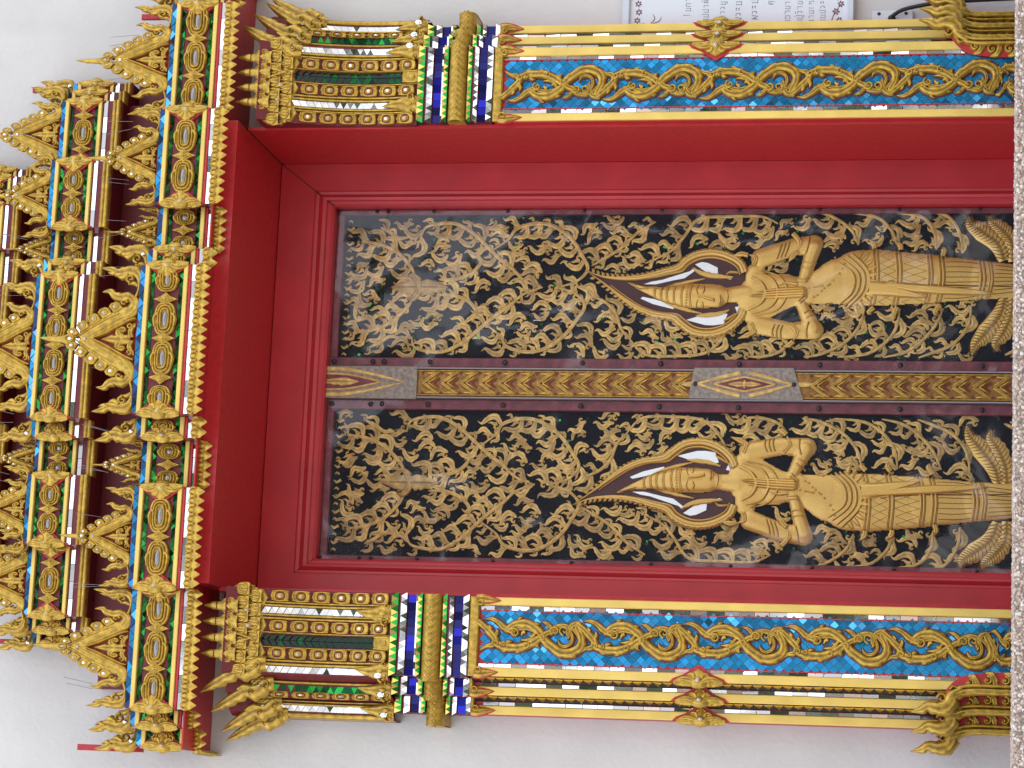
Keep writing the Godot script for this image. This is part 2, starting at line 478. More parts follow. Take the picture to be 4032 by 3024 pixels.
func corner_curl_mesh(s: float) -> ArrayMesh:
	var b := MB.new()
	b.stroke(v2([4 * s, 8, 6 * s, -4, 4 * s, -22, 1 * s, -50]), [13.0, 12.5, 10.0, 0.0], 7.0, 0.0, GROOVE, 4, 4.0, Color(0.45, 0.35, 0.25), s)
	b.stroke(v2([10 * s, 0, 11 * s, -16, 6 * s, -34]), [4.0, 4.0, 0.0], 9.0, 0.0, ROUND, 3)
	b.spiral(Vector2(-2 * s, -2), 10.0, PI / 2, 1.25 * s, 3.6, 11.0, 0.0)
	return b.mesh()

func vine_mesh(s: float, back: bool) -> ArrayMesh:
	# one length of the scrolling vine; coordinates (along, across) taken from a 720-unit repeat
	var b := MB.new()
	var k := 0.000372
	var f := func(a: Array) -> Array:
		var out := []
		for i in range(0, a.size(), 2): out.append(Vector2((660.0 - a[i + 1]) * k * s, -(a[i] - 150.0) * k))
		return out
	var g := 0.0026 if back else 0.0
	var h := 0.0045 if back else 0.011
	var z := 0.0 if back else 0.003
	var p := SLAB if back else GROOVE
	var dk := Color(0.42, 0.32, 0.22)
	var w := func(a: Array) -> Array:
		var out := []
		for x in a: out.append(x * k + g)
		return out
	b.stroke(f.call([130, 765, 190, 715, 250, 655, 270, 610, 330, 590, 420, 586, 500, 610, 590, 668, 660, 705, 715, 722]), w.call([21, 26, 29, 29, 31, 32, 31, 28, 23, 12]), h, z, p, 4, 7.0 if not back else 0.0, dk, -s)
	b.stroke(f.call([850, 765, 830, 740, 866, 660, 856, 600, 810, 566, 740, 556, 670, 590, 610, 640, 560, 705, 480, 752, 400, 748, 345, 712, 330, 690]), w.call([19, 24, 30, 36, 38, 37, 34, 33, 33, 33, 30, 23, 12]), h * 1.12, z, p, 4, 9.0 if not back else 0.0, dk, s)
	b.stroke(f.call([855, 770, 800, 752, 770, 700, 775, 668, 762, 650]), w.call([10, 22, 20, 12, 0]), h, z, p, 3, 0.0, dk)
	b.stroke(f.call([700, 648, 716, 614, 752, 602, 788, 620, 802, 660, 784, 708, 740, 736, 690, 736]), w.call([2, 11, 13, 13, 13, 13, 13, 8]), h, z, p, 3, 0.0, dk)
	b.stroke(f.call([262, 640, 240, 600, 205, 594, 168, 572, 148, 560]), w.call([20, 22, 14, 10, 0]), h, z, p, 3, 3.0 if not back else 0.0, dk, -s)
	b.stroke(f.call([255, 650, 272, 690, 262, 716]), w.call([14, 14, 0]), h, z, p, 3)
	b.stroke(f.call([400, 690, 330, 715, 285, 752, 230, 782, 170, 776]), w.call([20, 26, 20, 14, 0]), h, z, p, 3, 3.0 if not back else 0.0, dk, s)
	b.stroke(f.call([665, 700, 640, 740, 610, 762, 575, 770]), w.call([14, 16, 12, 0]), h, z, p, 3, 3.0 if not back else 0.0, dk, s)
	b.stroke(f.call([470, 700, 450, 690, 440, 662]), w.call([16, 12, 0]), h, z, p, 3)
	for q in [[440, 590, 425, 560, 398, 552], [560, 640, 556, 606, 580, 590], [352, 592, 330, 566, 300, 560], [520, 720, 540, 752, 575, 748], [440, 752, 424, 784, 452, 800], [600, 628, 640, 622, 668, 632], [846, 640, 880, 628, 896, 604], [210, 690, 222, 716, 204, 742], [330, 596, 352, 624, 384, 626], [540, 690, 520, 664, 494, 662]]:
		b.stroke(f.call(q), w.call([10, 15, 0]), h * 0.9, z, p, 3)
	b.stroke(f.call([575, 676, 530, 708, 470, 722, 410, 712, 378, 684, 392, 662]), w.call([8, 16, 18, 17, 14, 6]), h * 0.95, z, p, 3, 4.0 if not back else 0.0, dk, -s)
	b.stroke(f.call([430, 640, 480, 640, 520, 652, 500, 676]), w.call([0, 12, 14, 4]), h * 0.9, z, p, 3)
	b.stroke(f.call([850, 640, 826, 700, 776, 736, 720, 748, 660, 738]), w.call([6, 14, 16, 15, 4]), h * 1.05, z, p, 3, 5.0 if not back else 0.0, dk, s)
	if not back:
		for q in [[482, 600, 24, 0.0, 1.1], [592, 655, 26, 1.0, 1.1], [680, 706, 34, 2.0, 1.3], [744, 712, 36, 3.0, 1.3], [268, 612, 24, 2.0, 1.2], [396, 688, 32, 0.5, 1.3], [320, 606, 16, 0.5, 1.0]]:
			var c: Vector2 = f.call([q[0], q[1]])[0]
			b.spiral(c, q[2] * k, q[3], q[4] * s, 9 * k, 0.009, 0.008)
	return b.mesh()

# ---------------------------------------------------------------- a tier of the stepped canopy
var shared := {}

func tier(t: Node3D, yb: float, k: float, secs: Array, teeth: bool, zback: float) -> void:
	var mm := 0.001 * k
	for s in secs:
		var x0: float = s[0]
		var x1: float = s[1]
		var z: float = s[2]
		var kind: String = s[3]
		var L := x1 - x0
		var xm := (x0 + x1) / 2
		part(t, "red_core", box_mesh(x0, x1, yb - (0.03 if teeth else 0.05) * k, yb + 0.128 * k, zback, z), M.deepred)
		part(t, "gold_fillet", box_mesh(x0, x1, yb - 0.006 * k, yb + 0.006 * k, z + 0.0002, z + 0.010, 0.0015), M.goldbar)
		part(t, "gold_fillet", box_mesh(x0, x1, yb + 0.099 * k, yb + 0.111 * k, z + 0.0002, z + 0.012, 0.0015), M.goldbar)
		if teeth:
			part(t, "red_fillet", box_mesh(x0, x1, yb - 0.0145 * k, yb - 0.007 * k, z + 0.0002, z + 0.006, 0.001), M.redpaint)
		else:
			var mold := MB.new()
			for q in [[-0.058, 0.0065], [-0.046, 0.0055]]:
				var pr := []
				for j in 7: pr.append(Vector2(-cos(PI * j / 6.0) * q[1], sin(PI * j / 6.0) * q[1] * 1.2))
				mold.sweep(pr, Vector3(x0, yb + q[0] * k, z + 0.004), Vector3(x1, yb + q[0] * k, z + 0.004), Vector3(0, 1, 0), Vector3(0, 0, 1))
			mold.slab(x0, x1, yb - 0.0652 * k, yb - 0.039 * k, z - 0.012, z + 0.005)
			part(t, "red_core", box_mesh(x0, x1, yb - 0.064 * k, yb - 0.0505 * k, zback, z - 0.0125), M.deepred)
			part(t, "gold_moulding", mold.mesh(), M.gold)
		# white mirror strip
		var n := maxi(1, int(round(L / 0.043)))
		var tw := L / n
		var y0 := yb - (0.030 if teeth else 0.0225) * k
		var th := (0.0145 if teeth else 0.012) * k
		for i in n:
			part(t, "mirror_tile", shared.tile, M.mirror if rng.randf() < 0.86 else M.mirror_dim, tilted(x0 + (i + 0.5) * tw, y0 + th / 2, z + 0.001, tw - 0.0012, th, 0.02))
		# blue mosaic strip: interlocking triangles
		n = maxi(1, int(round(L / 0.019)))
		tw = L / n
		for i in n:
			part(t, "blue_tile", shared.tri, [M.bluemirror, M.blue_dim, M.blue_pale, M.blue_deep][[0, 1, 3, 1, 2, 0, 3, 1][rng.randi() % 8]], tilted(x0 + (i + 0.5) * tw, yb + 0.1195 * k, z + 0.001, tw * 1.7, 0.015 * k, 0.1, PI if i % 2 else 0.0))
		# green mosaic behind the cartouches
		var gm := MB.new()
		for row in [0.0135, 0.0915]:
			var m := maxi(2, int(round(L / 0.012)))
			for i in m:
				gm.add(shared.trib, tilted(x0 + (i + 0.5) * L / m, yb + row * k, z + 0.001, L / m * 1.75, 0.0105 * k, 0.14, PI if i % 2 else 0.0), Color.WHITE * [0.06, 0.1, 0.14, 0.2, 0.32, 0.8][rng.randi() % 6])
		part(t, "green_mosaic", gm.mesh(), M.greenmirror, Transform3D(), true)
		# cartouches and star bosses
		var sp := 0.105 * minf(1.0, k * 1.02)
		var nd: int = {"C": 3, "E": 2, "M": 1, "r": 1, "s": 0}[kind]
		var yc := yb + 0.0505 * k
		if kind == "M": sp = L * 0.42
		if kind == "r": sp = L * 0.56
		for i in nd:
			part(t, "star_boss", shared.star, M.gold, place(xm + (i - (nd - 1) / 2.0) * sp, yc, z, mm * (0.8 if kind == "r" else 1.0), mm, mm))
		for i in nd + 1:
			var cx := xm + (i - nd / 2.0) * sp
			var half := L / 2 - absf(cx - xm)
			if half < 0.012: continue
			var ks := minf(1.0, (sp - 0.012) / 0.094)
			if half < 0.047 * ks * k: ks *= 0.7
			if kind == "s": ks = minf(0.4, L / 0.1)
			var c := part(t, "cartouche", shared.cartouche, M.gold, place(cx, yc, z, mm * ks, mm, mm))
			part(c, "mirror_slit", shared.gem, M.mirror_smoke, place(cx, yc, z + 0.007 * k, 0.024 * ks * k, 0.009 * k, 0.005))
		# valance of hanging leaves
		if teeth:
			n = maxi(1, int(round(L / 0.0235)))
			tw = L / n
			for i in n:
				var px := x0 + (i + 0.5) * tw
				var xf := Transform3D(Basis(Vector3(1, 0, 0), -0.25) * Basis.from_scale(Vector3(tw / 0.0235, 1, 1) * mm), Vector3(px, yb - 0.031 * k, z + 0.004))
				part(t, "leaf_tip", shared.leaf_tip, M.gold, xf)
				if i % 2 == 1:
					part(t, "mirror_gem", shared.gem, M.mirror_dim, place(x0 + i * tw, yb - 0.035 * k, z + 0.003, 0.005, 0.006, 0.006))
		# gables and flames on the ledge
		var yg := yb + 0.1285 * k
		if kind != "s":
			var g: Array = {"C": [1.0, 1.16], "E": [0.79, 1.15], "M": [0.67, 0.87], "r": [0.34, 0.64]}[kind]
			var gk := part(t, "gable", shared.gable, M.gold, place(xm, yg, z - 0.014, mm * g[0], mm * g[1], mm * (0.6 + 0.4 * g[0])))
			part(gk, "red_panel", shared.gable_back, M.redpaint, place(xm, yg, z - 0.02, mm * g[0], mm * g[1], mm))
			part(gk, "tympanum_flower", shared.tympanum, M.gold, place(xm, yg, z - 0.012, mm * g[0], mm * g[1], mm * (0.6 + 0.4 * g[0])))
			for q in [[0, 158, 5.6], [0, 122, 4.6], [18, 154, 4.2], [36, 130, 4.6], [53, 105, 4.9], [70, 80, 5.0], [86, 56, 5.0]]:
				for e in ([1.0] if q[0] == 0 else [1.0, -1.0]):
					var r: float = q[2] * mm * (0.5 + 0.5 * g[0])
					part(gk, "mirror_gem", shared.gem, M.mirror if rng.randf() < 0.45 else M.mirror_dim, place(xm + q[0] * e * mm * g[0], yg + q[1] * mm * g[1], z - 0.014 + 0.0148 * k * (0.6 + 0.4 * g[0]), r, r * 1.1, r * 0.6))
		else:
			var sd: float = s[4]
			var tl := part(t, "tail_flame", shared.tailR if sd > 0 else shared.tailL, M.gold, place(xm - 0.026 * sd, yg, z - 0.012, mm * 1.15, mm * 1.2, mm * 1.1))
			part(tl, "mirror_gem", shared.gem, M.mirror, place(xm + 0.012 * sd, yg + 0.012 * k, z + 0.003, 0.006, 0.007, 0.006))
		# corner rosettes
		if kind != "r":
			for e in [-1.0, 1.0]:
				if kind == "s" and e != s[4]: continue
				var xe := x0 if e < 0 else x1
				var cr := part(t, "corner_rosette", shared.rosL if e < 0 else shared.rosR, M.gold, place(xe, yb + 0.051 * k, z + 0.008, mm * 0.95, mm, mm * 0.8))
				part(cr, "red_edge", shared.backL if e < 0 else shared.backR, M.redpaint, place(xe, yb + 0.051 * k, z + 0.006, mm, mm, mm))
				part(cr, "mirror_gem", shared.gem, M.mirror_dim, place(xe - e * 0.004 * k, yb + 0.051 * k, z + 0.0195 * k, 0.0045, 0.0055, 0.003))

# ---------------------------------------------------------------- pilasters
func pilaster(sx: float, label: String) -> void:
	var t := thing("gilded_pilaster", label, "pilaster", Vector3(sx * 0.78, -1.75, 0), "gilded pilasters either side of the window")
	var bx := func(nm: String, a0: float, a1: float, y0: float, y1: float, z0: float, z1: float, m: Material, ch := 0.0) -> MeshInstance3D:
		return part(t, nm, box_mesh(sx * (0.64 + a0), sx * (0.64 + a1), y0, y1, z0, z1, ch), m)
	var yb := -1.76
	var yt := -0.342
	var ZS := [0.165, 0.119, 0.073]
	# red masonry core in three steps, the flanks leaning outwards a little
	var core := MB.new()
	for q in [[-0.003, 0.204, 0.015, ZS[0]], [0.204, 0.25, 0.012, ZS[1]], [0.25, 0.297, 0.006, ZS[2]]]:
		core.slab(sx * (0.64 + q[0]), sx * (0.64 + q[1]), yb, yt - 0.002, -0.05, q[3])
	part(t, "red_core", core.mesh(), M.redpaint)
	bx.call("gold_bar", 0.0, 0.021, yb, yt - 0.022, ZS[0], ZS[0] + 0.009, M.goldbar, 0.002)
	bx.call("gold_bar", 0.181, 0.204, yb, yt - 0.022, ZS[0], ZS[0] + 0.010, M.goldbar, 0.002)
	bx.call("gold_bar", 0.2275, 0.2502, yb, yt - 0.006, ZS[1], ZS[1] + 0.010, M.goldbar, 0.002)
	bx.call("gold_bar", 0.274, 0.297, yb, yt - 0.002, ZS[2], ZS[2] + 0.010, M.goldbar, 0.002)
	bx.call("gold_bar", -0.001, 0.2045, yt - 0.0215, yt + 0.003, ZS[0], ZS[0] + 0.0125, M.gold, 0.003)
	bx.call("gold_bar", 0.2055, 0.2507, yt - 0.005, yt + 0.006, ZS[1], ZS[1] + 0.0125, M.gold, 0.003)
	bx.call("gold_bar", 0.2517, 0.298, yt - 0.001, yt + 0.010, ZS[2], ZS[2] + 0.0125, M.gold, 0.003)
	for q in [[0.0335, 0.036], [0.169, 0.1715]]:
		bx.call("red_fillet", q[0], q[1], yb, yt - 0.022, ZS[0] + 0.0001, ZS[0] + 0.005, M.redpaint)
	# strips of plain mirror tiles
	for q in [[0.0275, 0.0105, ZS[0]], [0.1762, 0.0085, ZS[0]], [0.2225, 0.0085, ZS[1]], [0.2690, 0.0085, ZS[2]]]:
		var y := yt - 0.0225
		while y > -1.72:
			var l := 0.041 + rng.randf_range(-0.004, 0.006)
			part(t, "mirror_tile", shared.tile, [M.mirror, M.mirror, M.mirror, M.mirror_dim, M.mirror_pink][rng.randi() % 5], tilted(sx * (0.64 + q[0]), y - l / 2, q[2] + 0.0012, q[1], l - 0.0012, 0.05))
			y -= l
	# flanks of the steps with saw-tooth gold mirrors; they face outwards
	for q in [[0.2045, ZS[0], ZS[1]], [0.2507, ZS[1], ZS[2]]]:
		var pr := MB.new()
		var w := 0.013
		pr.face([Vector3(sx * (0.64 + q[0]), yb, q[1]), Vector3(sx * (0.64 + q[0]), yt - 0.002, q[1]), Vector3(sx * (0.64 + q[0] + w), yt - 0.002, q[2]), Vector3(sx * (0.64 + q[0] + w), yb, q[2])], Vector3(sx, 0, 0.3))
		part(t, "step_flank", pr.mesh(), M.darkgrout)
		if sx < 0:
			var ax := Vector3(sx * w, 0, q[2] - q[1])
			var ln := ax.length()
			ax = ax.normalized()
			var up := Vector3(0, 1, 0)
			var nn := ax.cross(up) * -sx
			if nn.x * sx < 0: nn = -nn
			var n := 53
			for i in n:
				var yy: float = yt - 0.03 - i * 0.0255
				var b := Basis(up, ax, nn) if up.cross(ax).dot(nn) > 0 else Basis(-up, ax, nn)
				part(t, "gold_triangle", shared.tri, M.goldmirror, Transform3D(Basis(ax.rotated(up, rng.randfn(0, 0.05)).normalized(), rng.randfn(0, 0.04)) * b * Basis.from_scale(Vector3(0.024, ln * 0.62, 1)), Vector3(sx * (0.64 + q[0]), yy, q[1]) + ax * ln * 0.36 + nn * 0.0012))
	# field of blue mirror lozenges
	var rest := MB.new()
	var pitch := 0.0228
	var made := 0
	var list := []
	for j in range(0, 13):
		var i := 0
		while i < 62:
			var a := 0.0385 + j * pitch / 2.0
			var y: float = yt - 0.035 - (i + (0.5 if j % 2 else 0.0)) * pitch
			i += 1
			if a > 0.168 or y < -1.73: continue
			list.append(Vector2(a, y))
	for p in list:
		var m: Material = [M.bluemirror, M.bluemirror, M.bluemirror, M.blue_dim, M.bluemirror, M.blue_pale][rng.randi() % 6]
		var xf := tilted(sx * (0.64 + p.x), p.y, ZS[0] + 0.0015, 0.0153, 0.0153, 0.032, PI / 4)
		if absf(p.x - 0.1035) > 0.026 and made < 298:
			part(t, "blue_lozenge", shared.tile, m, xf)
			made += 1
		else:
			rest.add(shared.tileb, xf)
	part(t, "blue_mosaic", rest.mesh(), M.bluemirror, Transform3D(), true)
	# the scrolling vine, six lengths
	for i in 6:
		var at := place(sx * 0.7415, yt - 0.026 - i * 0.2585, ZS[0] + 0.005)
		if i == 5: at = place(sx * 0.7415, yt - 0.026 - i * 0.2585, ZS[0] + 0.005, 1, 0.5, 1)
		var v := part(t, "vine_scroll", shared.vineR if sx > 0 else shared.vineL, M.gold, at)
		part(v, "red_backing", shared.vinebackR if sx > 0 else shared.vinebackL, M.deepred, at * Transform3D(Basis(), Vector3(0, 0, -0.004)))
	# bosses half-way down the bars, and curled corners at their heads
	var mm := 0.001
	for q in [[0.2045, 0], [0.2502, 1], [0.297, 2]]:
		var x: float = sx * (0.64 + q[0])
		var z: float = ZS[q[1]] + 0.010
		var bs := part(t, "corner_boss", shared.rosR if sx > 0 else shared.rosL, M.gold, place(x, -0.937, z, mm * 0.9, mm * 1.1, mm))
		part(bs, "red_edge", shared.backR if sx > 0 else shared.backL, M.redpaint, place(x, -0.937, z - 0.001, mm * 0.98, mm * 1.14, mm))
		part(bs, "mirror_gem", shared.gem, M.mirror_dim, place(x - sx * 0.005, -0.937, z + 0.0165, 0.0055, 0.0065, 0.003))
	for q in [[0.0105, 0, -1.0, -0.004], [0.1925, 0, 1.0, -0.004], [0.2388, 1, 1.0, 0.012], [0.2855, 2, 1.0, 0.016]]:
		var s: float = q[2] * sx
		var at := place(sx * (0.64 + q[0]), yt - 0.02 + q[3], ZS[q[1]] + 0.0105, mm, mm, mm)
		part(t, "corner_curl", shared.curlR if s > 0 else shared.curlL, M.gold, at)
		part(t, "red_backing", shared.curl_backR if s > 0 else shared.curl_backL, M.redpaint, at * Transform3D(Basis(), Vector3(0, 0, -1.0)))
	# scrolled foot of each step, partly behind the ledge
	for q in 3:
		var dx := 0.047 * q
		var z: float = ZS[q] + 0.011
		var c := func(a: Array) -> Array:
			var out := []
			for i in range(0, a.size(), 2): out.append(Vector2(sx * (0.64 + a[i] + dx), a[i + 1]))
			return out
		var fb := MB.new()
		fb.stroke(c.call([0.207, -1.76, 0.207, -1.69, 0.207, -1.63, 0.212, -1.595, 0.225, -1.565]), [0.009, 0.009, 0.0095, 0.0105, 0.008], 0.022, z, GROOVE, 4)
		fb.stroke(c.call([0.194, -1.76, 0.193, -1.68, 0.193, -1.62, 0.2, -1.585]), [0.006, 0.006, 0.007, 0.006], 0.018, z, ROUND, 4)
		fb.stroke(c.call([0.205, -1.60, 0.222, -1.575, 0.243, -1.565, 0.252, -1.54, 0.247, -1.515, 0.256, -1.497, 0.262, -1.468]), [0.012, 0.02, 0.022, 0.019, 0.014, 0.011, 0.0], 0.026, z, GROOVE, 4, 5.0, Color(0.55, 0.45, 0.35), sx)
		fb.spiral(c.call([0.226, -1.548])[0], 0.013, PI / 2, 1.2 * sx, 0.0045, 0.018, z)
		fb.spiral(c.call([0.204, -1.578])[0], 0.010, PI / 2, 1.2 * sx, 0.004, 0.018, z)
		for i in 4:
			var yy := -1.752 + i * 0.044
			var sh := 0.0 if i < 3 else 0.008
			fb.spiral(c.call([0.178 + sh, yy + 0.006])[0], 0.012, 0.0, 1.2 * sx, 0.0048, 0.016, z - 0.004)
			fb.dome(Vector3(c.call([0.178 + sh, yy + 0.006])[0].x, yy + 0.006, z), 0.0055, 0.0055, 0.014)
			fb.stroke(c.call([0.19 + sh, yy - 0.014, 0.178 + sh, yy - 0.013, 0.164 + sh, yy - 0.005, 0.158 + sh, yy + 0.014]), [0.008, 0.0105, 0.0095, 0.0], 0.014, z - 0.004, GROOVE, 3, 3.0, Color(0.6, 0.5, 0.4), -sx)
		part(t, "foot_scroll", fb.mesh(), M.gold)
		var rb := MB.new()
		rb.stroke(c.call([0.184, -1.77, 0.184, -1.68, 0.188, -1.61, 0.206, -1.578, 0.236, -1.556, 0.25, -1.52]), [0.026, 0.027, 0.022, 0.018, 0.016, 0.008], 0.006, z - 0.004, SLAB, 4)
		part(t, "red_backing", rb.mesh(), M.redpaint)
	# ------------------------------------------------ the banded collar between shaft and capital
	var steps := [[-0.002, 0.2085, 0.0], [0.2085, 0.2545, 0.046], [0.2545, 0.299, 0.092]]
	var bands := [["tri", -0.131, -0.150, 0.182], ["red", -0.150, -0.154, 0.178], ["white", -0.154, -0.171, 0.174], ["blue", -0.1725, -0.194, 0.166], ["white", -0.195, -0.2005, 0.172], ["tri", -0.2015, -0.214, 0.182], ["rope", -0.214, -0.268, 0.19], ["tri", -0.268, -0.280, 0.18], ["red", -0.280, -0.284, 0.178], ["white", -0.284, -0.296, 0.173], ["blue", -0.2975, -0.319, 0.166], ["white", -0.320, -0.336, 0.172]]
	for st in steps:
		for b in bands:
			var y0: float = b[2]
			var y1: float = b[1]
			var z: float = b[3] - st[2]
			var a0: float = st[0]
			var a1: float = st[1]
			var L := a1 - a0
			if b[0] == "rope": continue
			bx.call("collar_band", a0, a1 + 0.0005 * (bands.find(b) % 2), y0 - 0.0006, y1 + 0.0006, -0.05, z, M.deepred if b[0] != "tri" else M.darkgrout)
			if b[0] == "red": continue
			var hgt := y1 - y0
			var n := maxi(1, int(round(L / 0.0175)))
			if b[0] == "blue": n = maxi(1, int(round(L / 0.021)))
			var tw := L / n
			for i in n:
				var x := sx * (0.64 + a0 + (i + 0.5) * tw)
				var yc := (y0 + y1) / 2
				if b[0] == "blue":
					part(t, "mosaic_tile", shared.tile, M.cobalt if rng.randf() < 0.35 else M.cobalt_dim, tilted(x, yc, z + 0.001, tw - 0.0008, hgt - 0.001, 0.05))
				elif hgt < 0.008:
					part(t, "mosaic_tile", shared.tile, M.mirror, tilted(x, yc, z + 0.001, tw - 0.0008, hgt - 0.001, 0.03))
				else:
					var ma: Material = M.greenmirror if b[0] == "tri" else M.mirror
					var mb: Material = M.goldmirror if b[0] == "tri" else (M.mirror if rng.randf() < 0.6 else M.mirror_dim)
					part(t, "mosaic_tile", shared.tri, ma, tilted(x - tw * 0.25 * sx, yc, z + 0.001, tw * 0.96, hgt - 0.001, 0.04))
					part(t, "mosaic_tile", shared.tri, mb, tilted(x + tw * 0.25 * sx, yc, z + 0.0012, tw * 0.96, hgt - 0.001, 0.04, PI))
		# rope moulding: a fat roll laid with slanting leaves
		var rp := MB.new()
		var pr := []
		for j in 9: pr.append(Vector2(-cos(PI * j / 8.0) * 0.025, sin(PI * j / 8.0) * 0.026))
		var zr: float = 0.172 - st[2]
		var xa: float = sx * (0.64 + st[0])
		var xb: float = sx * (0.64 + st[1] + (0.014 if st[2] < 0.09 else 0.034))
		rp.sweep(pr, Vector3(xa, -0.241, zr), Vector3(xb, -0.241, zr), Vector3(0, 1, 0), Vector3(0, 0, 1))
		var n2 := maxi(2, int(round(absf(xb - xa) / 0.017)))
		for i in n2:
			var x := lerpf(xa, xb, (i + 0.5) / n2)
			for e in [1.0, -1.0]:
				var lf := MB.new()
				lf.stroke(v2([0.008 * sx, 0, -0.002 * sx, 0.010 * e, -0.012 * sx, 0.022 * e]), [0.006, 0.0068, 0.0], 0.005, 0.0, GROOVE, 3, 0.0, Color(0.45, 0.35, 0.25))
				rp.add(lf, Transform3D(Basis(Vector3(1, 0, 0), -0.42 * e), Vector3(x, -0.241, zr + 0.025)))
		# closing cap of the roll at its outer end
		var cap := []
		for p in pr: cap.append(Vector3(xb, -0.241 + p.x, zr + p.y))
		cap.append(Vector3(xb, -0.216, -0.02)); cap.append(Vector3(xb, -0.266, -0.02))
		rp.face(cap, Vector3(sx, 0, 0))
		rp.slab(minf(xa, xb - 0.003 * sx), maxf(xa, xb - 0.003 * sx), -0.2655, -0.2165, -0.03, zr)
		part(t, "rope_moulding", rp.mesh(), M.gold)
	# ------------------------------------------------ capital: a waisted bundle of mouldings
	var zc := func(y: float) -> float:
		var u := clampf((y + 0.125) / 0.345, 0.0, 1.0)
		return 0.150 + 0.055 * pow(u, 2.6) + 0.02 * pow(1.0 - u, 4.0)
	var strip := func(nm: String, a0: float, a1: float, dz: float, bul: float, m: Material, y0 := -0.128, y1 := 0.225) -> void:
		var mbd := MB.new()
		var rows := []
		for i in 15:
			var y: float = lerpf(y0, y1, i / 14.0)
			var r := PackedVector3Array()
			for j in 7:
				var q := -1.0 + j / 3.0
				var zz: float = zc.call(y) + dz + bul * sqrt(maxf(0.0, 1.0 - q * q))
				if j == 0 or j == 6: zz -= 0.02
				r.append(Vector3(sx * (0.64 + lerpf(a0, a1, (q + 1) / 2)), y, zz))
			rows.append(r)
		mbd.grid(rows, [])
		part(t, nm, mbd.mesh(), m)
	var cb := MB.new()
	for q in [[-0.006, 0.215, 0.0], [0.215, 0.262, 0.046], [0.262, 0.312, 0.092]]:
		var rows := []
		for i in 15:
			var y: float = lerpf(-0.130, 0.300, i / 14.0)
			var z: float = zc.call(y) - q[2] - 0.004 + 0.10 * pow(maxf(0.0, (y - 0.2) / 0.1), 1.6) * 0.4
			rows.append(PackedVector3Array([Vector3(sx * (0.64 + q[0]), y, -0.05), Vector3(sx * (0.64 + q[0]), y, z), Vector3(sx * (0.64 + q[1]), y, z), Vector3(sx * (0.64 + q[1] + 0.012), y, z - 0.03), Vector3(sx * (0.64 + q[1] + 0.012), y, -0.05)]))
		for i in 14:
			for j in 4:
				cb.face([rows[i][j], rows[i][j + 1], rows[i + 1][j + 1], rows[i + 1][j]], [Vector3(-sx, 0, 0), Vector3(0, 0, 1), Vector3(sx, 0, 0.4), Vector3(sx, 0, 0)][j])
	part(t, "red_core", cb.mesh(), M.deepred)
	var gp := MB.new()
	var zz2 := PackedVector2Array([Vector2(sx * 0.636, 0.292), Vector2(sx * 0.636, 0.212)])
	for i in 6:
		zz2.append(Vector2(sx * (0.64 + 0.018 + i * 0.036), 0.196 if i % 2 == 0 else 0.214))
	zz2.append(Vector2(sx * 0.852, 0.212)); zz2.append(Vector2(sx * 0.852, 0.292))
	for i in 6:
		zz2.append(Vector2(sx * (0.64 + 0.198 - i * 0.036), 0.276 if i % 2 == 0 else 0.296))
	gp.prism(zz2, 0.1, 0.2065, 0.002)
	gp.slab(sx * 0.8525, sx * 0.9, 0.2, 0.285, 0.08, 0.162, 0.003)
	gp.slab(sx * 0.9005, sx * 0.96, 0.2, 0.28, 0.03, 0.115, 0.003)
	part(t, "gilded_crown", gp.mesh(), M.gold)
	for q in [[0.0255, 0.0325], [0.033, 0.041], [0.0585, 0.0665], [0.067, 0.075], [0.1055, 0.1108], [0.1442, 0.1482], [0.177, 0.185], [0.1855, 0.1945]]:
		strip.call("gold_moulding", q[0], q[1], 0.0, 0.006, M.gold)
	for q in [[0.217, 0.2275], [0.228, 0.238]]:
		strip.call("gold_moulding", q[0], q[1], -0.046, 0.006, M.gold)
	for q in [[0.276, 0.283], [0.2835, 0.2905]]:
		strip.call("gold_moulding", q[0], q[1], -0.088, 0.006, M.gold)
	strip.call("gold_moulding", 0.306, 0.325, -0.10, 0.008, M.gold)
	# mirror and mosaic flutes, piece by piece
	for q in [[0.0498, 0.0165, 0.0, "white"], [0.1275, 0.030, -0.003, "dark"], [0.2035, 0.0165, -0.002, "white"], [0.2495, 0.018, -0.05, "green"], [0.298, 0.0155, -0.095, "white"]]:
		var y := -0.118
		var i := 0
		while y < 0.205:
			var hgt := 0.0185
			var zz: float = zc.call(y) + q[2]
			var slope: float = (zc.call(y + 0.005) - zc.call(y - 0.005)) / 0.01
			for e in 2:
				var m: Material = M.mirror if rng.randf() < 0.5 else M.mirror_frost
				if q[3] == "green": m = M.greenmirror if rng.randf() < 0.35 else M.green_dim
				if q[3] == "dark": m = M.green_black if rng.randf() < (0.8 if sx > 0 else 0.94) else M.green_dim
				var rt := (PI / 2 if e else -PI / 2) * sx
				var xf := tilted(sx * (0.64 + q[0]), y + e * hgt / 2, zz + 0.001, hgt * 0.95, q[1] - 0.0006, 0.03, rt)
				if q[3] == "dark":
					var wd: float = q[1] / 2 - 0.0006
					for f in [-1.0, 1.0]:
						var x2 := tilted(sx * (0.64 + q[0]) + f * wd / 2 , y + e * hgt / 2, zz + 0.003, hgt * 0.95, wd - 0.0004, 0.04, rt * f)
						x2.basis = Basis(Vector3(0, 1, 0), f * 0.3) * x2.basis
						part(t, "mosaic_tile", shared.tri, m, x2)
				else:
					xf.basis = Basis(Vector3(1, 0, 0), atan(slope)) * xf.basis
					part(t, "mosaic_tile", shared.tri, m, xf)
			y += hgt
			i += 1
